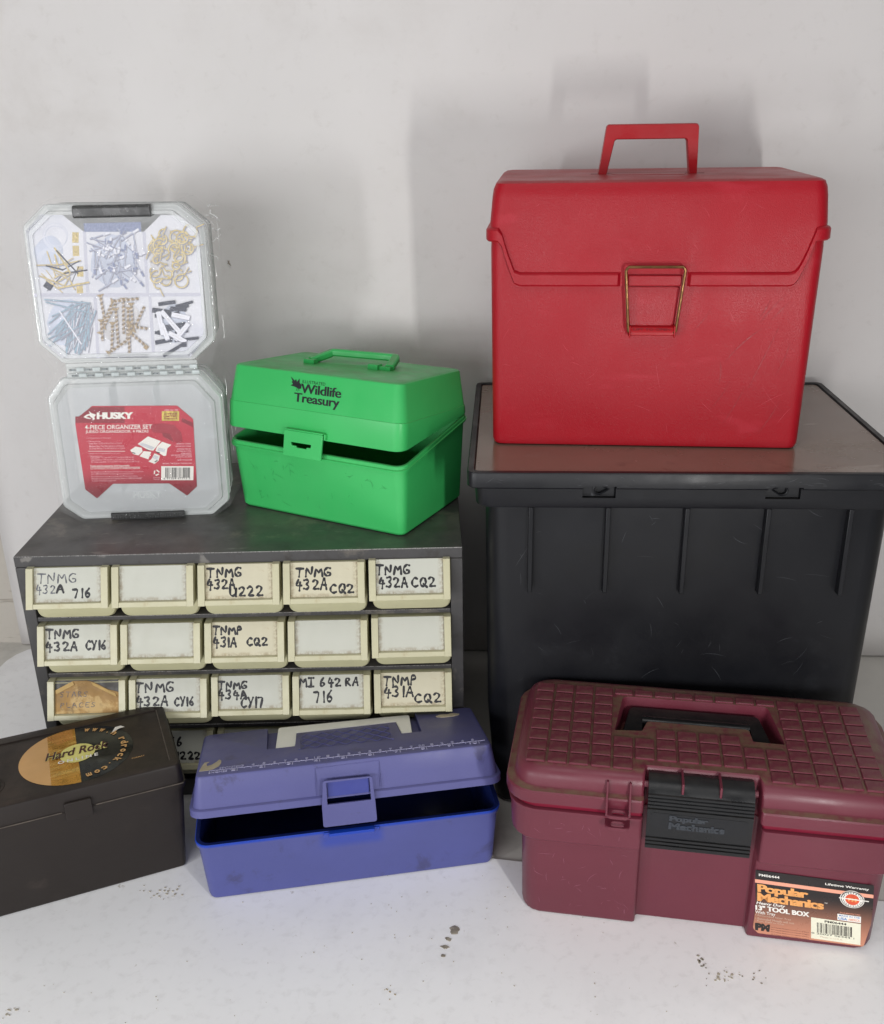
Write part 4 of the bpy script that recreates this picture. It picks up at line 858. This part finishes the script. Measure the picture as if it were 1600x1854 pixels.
def ring(x,y,r,w,mi,a0=0,a1=360):
    n=20; P=[(x+(r+w/2)*math.cos(math.radians(a0+(a1-a0)*k/n)),y+(r+w/2)*math.sin(math.radians(a0+(a1-a0)*k/n))) for k in range(n+1)]; Q=[(x+(r-w/2)*math.cos(math.radians(a0+(a1-a0)*k/n)),y+(r-w/2)*math.sin(math.radians(a0+(a1-a0)*k/n))) for k in range(n+1)]
    HH[0]+=.0000012; 
    if mi==2: mb.add([pc(u+5,v+6,HH[0]-.0000006) for u,v in P+Q],[(i,i+1,n+2+i,n+1+i) for i in range(n)],9)
    mb.add([pc(u,v,HH[0]) for u,v in P+Q],[(i,i+1,n+2+i,n+1+i) for i in range(n)],mi)
for a,b in (((500,270),(520,690)),((905,270),(935,690)),((570,715),(590,1150)),((950,715),(980,1110))):
    pq([(a[0]-10,a[1]),(a[0]+12,a[1]),(b[0]+12,b[1]),(b[0]-10,b[1])],0)
pq([(150,690),(1310,688),(1312,712),(152,716)],0)
pq([(495,215),(885,205),(888,270),(500,272)],1)
# shade behind the pictured pieces
for (x,y,r1,r2,mi) in ((260,420,110,130,7),(700,470,170,190,7),(1080,450,140,210,8),(380,900,150,180,7),(760,900,150,180,8),(1120,900,110,150,7)):
    pq([(x+r1*math.cos(2*PI*k/18)*rd.uniform(.85,1),y+r2*math.sin(2*PI*k/18)*rd.uniform(.85,1)) for k in range(18)],mi)
for (x,y,r) in ((305,300,88),(262,470,88)):
    for k in range(7): ring(x+rd.uniform(-5,5),y+rd.uniform(-5,5),r-k*4,2.2,7 if k%2 else 6)
for (x,y,a) in ((440,310,1.6),(442,400,1.55),(470,540,1.57),(465,655,1.5)): bar(x,y,a,70,44,2)
for k in range(26): bar(rd.uniform(260,440),rd.uniform(430,640),rd.uniform(-1.2,1.4),rd.uniform(90,230),rd.uniform(5,12),2 if k%4 else 5)
bar(250,640,.6,60,42,5)
for k in range(46):
    x,y,a=rd.uniform(560,870),rd.uniform(290,665),rd.uniform(-2,2); l=rd.uniform(80,170); bar(x,y,a,l,7,1); bar(x+2,y-1,a,l*.9,2.5,6); bar(x+math.cos(a)*l*.4,y+math.sin(a)*l*.4,a,45,15,1 if k%2 else 6); bar(x+math.cos(a)*l*.28,y+math.sin(a)*l*.28,a+PI/2,26,4,6)
for k in range(34):
    x,y=rd.uniform(965,1225),rd.uniform(230,660); r=rd.uniform(24,48); a=rd.uniform(0,360); ring(x,y,r,10,2,a,a+rd.uniform(230,350)); ring(x,y,r-1,4,10,a+20,a+160); bar(x+math.cos(math.radians(a))*(r+30),y+math.sin(math.radians(a))*(r+30),math.radians(a)+rd.uniform(-.3,.3),60,7,2)
for k in range(40):
    t=k/40; x0_=rd.uniform(230,540); 
    if k<26: bar(rd.uniform(370,540),rd.uniform(860,1020),1.57+rd.uniform(-.05,.45),rd.uniform(180,270),8,3); bar(rd.uniform(370,540),rd.uniform(860,1020),1.57+rd.uniform(-.05,.4),rd.uniform(150,230),4,6)
    else: bar(rd.uniform(300,440),rd.uniform(800,1000),rd.uniform(.4,1.0)*rd.choice((1,-1,-1)),rd.uniform(150,250),7,3)
bar(380,745,.08,320,7,3); bar(390,790,.25,330,7,3); bar(400,930,1.0,280,9,6)
def screw(x,y,a,l):
    c,s=math.cos(a),math.sin(a); P=[(x,y)]
    bar(x,y,a,l,17,4)
    n=int(l/15)
    for k in range(n): q=-l/2+l*k/n+6; bar(x+c*q,y+s*q,a+1.25,27,3.2,6 if k%2 else 5)
    hx,hy_=x-c*l/2,y-s*l/2; pq([(hx-s*5-c*2,hy_+c*5-s*2),(hx+s*5-c*2,hy_-c*5-s*2),(hx+s*27-c*24,hy_-c*27-s*24),(hx-s*27-c*24,hy_+c*27-s*24)],4)
for (x,y,a,l) in ((625,800,1.4,160),(650,860,-1.2,200),(680,830,-1.1,190),(725,930,1.5,230),(770,860,1.55,230),(800,920,1.6,220),(830,870,1.5,180),(880,860,-1.15,170),(690,1010,1.6,190),(740,1060,-.6,150),(620,960,1.5,130),(810,1010,1.55,200),(880,1020,.7,130),(790,735,-.1,170),(885,930,.15,110)): screw(x,y,a,l)
bar(930,1070,.7,30,30,4)
for k in range(15):
    bar(rd.uniform(1030,1220),rd.uniform(740,1060),rd.uniform(-.4,.4),rd.uniform(90,190),rd.uniform(18,34),5)
for (x,y,a,l) in ((1030,900,1.35,170),(1110,900,.85,230),(1180,960,-.9,150),(1060,960,1.2,120),(1170,850,.2,130),(1150,1000,.5,140)): bar(x,y,a,l,32,6); bar(x,y,a,l*.6,4,8)
bar(1125,1090,-.55,170,24,5); bar(1200,1052,-.1,34,36,5)
text(mb,'Hardware and accessories are not included',635,1132,945,1118,lambda u,v,h:pc(u,v,.0005),.0,0,5); text(mb,'El hardware y los accesorios no están incluidos',645,1150,942,1138,lambda u,v,h:pc(u,v,.0005),.0,0,5)
mb.build('printed_picture',PM,card,recalc=False)
# red product label in the lower case
def pl(u,v,h=0):
    x=-7.34889255e-02+8.65231170e-05*u-1.02499691e-05*v; z=1.36216201e-01-3.20605398e-06*u-9.02088884e-05*v; return oq(x,z,.0006-h)
def redg(N,L,tex,c,noise,ramp,mixc,mul):
    s=N.new('ShaderNodeSeparateXYZ'); L.new(tex,s.inputs[0]); return mixc(ramp(s.outputs['Z'],.060,.028),lin((190,42,64)),lin((126,22,38)))
m_rl=mat('crimson_label',(168,34,56),.35,.03,20,extra=redg); m_rl2=mat('crimson_label_dark',(140,26,44),.38,.05,40); m_rl3=mat('crimson_label_mid',(162,30,52),.38,.05,40); m_gld=mat('gold_seal',(196,176,92),.3,.2,120,metal=.5); m_lgr=mat('print_light_grey',(206,206,210),.4,.05,60); m_pk=mat('small_pink_print',(232,176,184),.45,.05,60)
mb=MB(); Lp=outl([(310,112),(1325,102),(1520,262),(1580,1078),(1462,1192),(1240,1040),(555,1045),(360,1225),(218,1115),(112,312)],[20,30,20,12,12,20,20,14,12,20],3)
mb.loft([[pl(u,v,-.0002) for u,v in Lp],[pl(u,v,.0001) for u,v in Lp]]); orl=mb.build('product_label',m_rl,oroot)
mb=MB(); ORM=[m_whi,m_rl2,m_rl3,m_gld,m_pk,m_lgr,m_bki]
def T(txt,u0,v0,u1,v1,mi=0,b=0,h=.0003,sh=0,sp=1,fat=0):
    for q in ((0,0),(fat*2,1),(-fat*2,-1)) if fat else ((0,0),):
        text(mb,txt,u0+q[0],v1,u1+q[0],v0,lambda u,v,hh:pl(u,v-.012*(u-u0),h+q[1]*.00001),b,sh,mi,0,sp)
poly(mb,[(140,250),(300,125),(700,118),(700,290),(115,312)],pl,1,.00015); quad(mb,115,235,700,310,pl,1,.00014)
poly(mb,[(1000,330),(1150,310),(1290,330),(1380,420),(1400,530),(1330,560),(1240,440),(1040,420)],pl,2,.00015); poly(mb,[(1390,250),(1515,300),(1525,360),(1380,290)],pl,1,.00015); poly(mb,[(1150,420),(1240,435),(1300,540),(1160,470)],pl,1,.00017)
T('HUSKY',375,185,800,265,0,.03,sp=.95,fat=2.5); T('.',790,252,804,262,4,.05)
poly(mb,[(212,240),(250,212),(290,200),(275,168),(310,195),(345,205),(362,215),(340,240),(350,262),(318,282),(322,258),(300,240),(280,222),(245,240),(300,252),(300,262),(250,258)],pl,0,.0003)
T('4-PIECE ORGANIZER SET',226,335,1028,388,0,.012); T('JUEGO ORGANIZADOR, 4 PIEZAS',234,398,986,440,0,.008)
T('• 4 Organizers in One Set',240,482,535,502,4); T('• Dimensions:',248,520,410,538,4); T('Large Box: 12.25 in W x 7 in L x 2 in H',272,545,665,570,4,.01); T('Medium Box: 7 in W x 6.6 in L x 3.9 in H',275,576,690,600,4,.01); T('(2) Small Boxes: 7 in W x 6.6 in L x 2 in H',275,606,702,630,4,.01)
quad(mb,260,645,705,650,pl,0,.0002)
T('• Juego de 4 organizadores en uno',262,665,645,686,4); T('• Dimensiones:',266,698,425,716,4); T('Caja grande: 31.1 cm AN x 17.7 cm LA x 5.08 cm AL',288,714,812,740,4,.01); T('Caja mediana: 17.7 cm AN x 16.7 cm LA x 9.9 cm AL',292,742,815,766,4,.01); T('(2) Cajas pequeñas: 17.7 cm AN x 16.7 cm LA x 5.08 cm AL',295,768,880,790,4,.01)
T('Tools and Accessories Sold Separately',282,815,758,842,0,.012); quad(mb,285,838,885,843,pl,0,.0002); T('Las herramientas y los accesorios se venden por separado',286,850,885,872,0,.005)
T('For details on the 2 YEAR LIMITED warranty, see store associate,',290,890,928,912,4); T('call 1-888-HD-HUSKY or visit www.huskytools.com',292,914,800,938,4); T('Para información más de la garantía LIMITADA DE 2 AÑOS,',294,945,862,968,4); T('consulte a un asociado de la tienda, llame al 1-888-HD-HUSKY',298,970,912,994,4); T('o visite www.huskytools.com',302,998,592,1020,4)
T('1005 421 396',1180,145,1340,165,4,.02); quad(mb,1145,168,1352,282,pl,3,.0002)
for k,s in enumerate(('2-YEAR','LIMITED','WARRANTY')): T(s,1168,188+k*30,1332,210+k*28,1,.03,.0004)
for k,s in enumerate(('MADE IN CHINA','HECHO EN CHINA','DISTRIBUTED BY:','DISTRIBUIDO POR:','HOME DEPOT','2455 PACES FERRY ROAD','ATLANTA, GA 30339','HUSKYTOOLS.COM','MODEL / MODELO THD2015-021')):
    v=(548,578,612,638,664,686,708,744,788)[k]; u0=(1325,1312,1335,1325,1380,1258,1315,1335,1160)[k]; T(s,u0,v,1500+k*2,v+17,4,.02)
for P in ([(855,560),(980,468),(1135,525),(1045,640),(985,632)],[(765,635),(830,590),(905,605),(915,650),(865,698),(800,680)],[(878,708),(930,645),(1020,655),(985,745)],[(1020,745),(1060,672),(1125,700),(1110,760),(1060,800),(985,770)],[(1070,640),(1090,590),(1150,532),(1262,570),(1215,610),(1200,700),(1170,704)]):
    poly(mb,P,pl,0,.0002)
for P in ([(900,545),(960,560),(1060,600),(1030,628),(870,570)],[(1030,725),(1060,690),(1110,712),(1095,755)],[(1090,640),(1110,600),(1190,620),(1180,660)]): poly(mb,P,pl,5,.0003)
for P in ([(790,655),(830,668),(826,678),(788,666)],[(1085,650),(1125,660),(1120,672),(1085,664)],[(960,620),(1000,632),(996,642),(958,630)],[(1060,770),(1095,752),(1098,764),(1064,782)]): poly(mb,P,pl,6,.0004)
quad(mb,1142,828,1535,1000,lambda u,v,h:pl(u,v+ (u-1142)*-.0,h),0,.0002); barcode(mb,1192,968,1492,845,lambda u,v,h:pl(u,v,.0003),6,9); T('6 97364 47773 2',1172,968,1498,992,6)
for k in range(3):
    t=2*PI*k/3+.5; poly(mb,[(1085+r*math.cos(t+a),908+r*math.sin(t+a)) for r,a in ((40,0),(40,1.2),(30,1.7),(22,1.2),(22,0))],pl,0,.0002)
T('Recycle',1048,960,1128,974,4); T('Reciclar',1050,980,1126,994,4)
mb.build('label_print',ORM,orl,recalc=False)
mb=MB(); text(mb,'HUSKY',-.0165,.0225,.014,.0305,lambda u,v,h:oq(u,v,.0014-h),.03,0,0,.0006); mb.build('embossed_name',m_edge,oroot)
# black clips top and bottom
def clip(x0,x1,z0,z1,y0,y1):
    mb=MB(); pr=[(y0+.002,z0),(y0,z0+.0015),(y0,z1-.002),(y0+.003,z1),(y1,z1),(y1,z0)]
    mb.loft([[oq(x,z,y) for y,z in pr] for x in (x0,x0+.001,x1-.001,x1)]); 
    for k in range(0 if z0>.1 else 26): xx=x0+.006+k*(x1-x0-.012)/25; mb.box(xx-.0004,xx+.0004,y0-.0005+z0*LEAN,y0+.001+z0*LEAN,z0+.002,z1-.003)
    return mb.build('clip',m_latb,oroot,bevel=.0008)
clip(-.0375+XO,.0385+XO,.3125,.3245,-.002,.016); clip(-.0385+XO,.0400+XO,-.0003,.0085,-.001,.014)
# shrink film: crumpled skin round both cases
mb=MB(); rdf=random.Random(4)
FP=[(-.066,.3285),(-.092,.308),(-.093,.188),(-.078,.161),(-.0925,.136),(-.0925,.013),(-.071,-.0002),(.072,-.0002),(.0925,.013),(.0935,.133),(.082,.160),(.093,.186),(.095,.306),(.067,.328)]
def fr_(d,y,j): 
    pts=[]
    P=outl(FP,.008,4)
    for (x,z) in P:
        pts.append(oq(x*(1+d)+XO+rdf.uniform(-j,j)*(1 if x>0 else .5),max(-.0002,.163+(z-.163)*(1+d*.5)+(rdf.uniform(-j,j) if z>.02 else 0)),y+rdf.uniform(-j,j)))
    return pts
fr0=fr_(-.03,-.0022,.0001)
rings=[fr0,fr_(-.005,-.0012,.0003),fr_(.0,.004,.0006),fr_(.004,.014,.001),fr_(.008,.026,.0012),fr_(.012,.045,.0016),fr_(.010,.058,.0014),fr_(.004,.064,.0012)]
mb.loft(rings,cap0=True,cap1=False); 
# gathered film wisps at the right side
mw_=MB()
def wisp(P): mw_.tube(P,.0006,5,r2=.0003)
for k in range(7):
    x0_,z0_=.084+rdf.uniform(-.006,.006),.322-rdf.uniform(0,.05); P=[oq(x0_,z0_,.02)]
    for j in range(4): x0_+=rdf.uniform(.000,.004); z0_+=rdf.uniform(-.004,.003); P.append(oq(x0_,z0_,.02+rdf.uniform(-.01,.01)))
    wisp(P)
mb.build('shrink_film',m_film,oroot,recalc=False,angle=20)
for k in range(8):  # broken vertical film highlights, painted as thin pale tubes
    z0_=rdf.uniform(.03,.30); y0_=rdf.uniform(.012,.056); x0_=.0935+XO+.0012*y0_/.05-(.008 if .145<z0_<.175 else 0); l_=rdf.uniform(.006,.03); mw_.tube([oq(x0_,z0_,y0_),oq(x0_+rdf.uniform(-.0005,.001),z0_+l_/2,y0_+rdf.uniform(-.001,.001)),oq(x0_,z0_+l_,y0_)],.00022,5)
mw_.build('film_wisps_highlights',m_film_hl,oroot)['kind']='stuff'
mb=MB(); rdl=random.Random(9); m_lint=mat('brown_lint',(110,92,66),.8,.3,300)
for k in range(6): p=wp(.372+rdl.uniform(-.0012,.0012),.5325+rdl.uniform(-.0025,.0025),-.006); q=wp(.372+rdl.uniform(-.0025,.0025),.5325+rdl.uniform(-.004,.004),-.0065); mb.tube([p,q],.00028,5)
o=mb.build('lint',m_lint); o['label']='tiny clump of brown lint on the backdrop right of the clear organizer'; o['category']='lint'
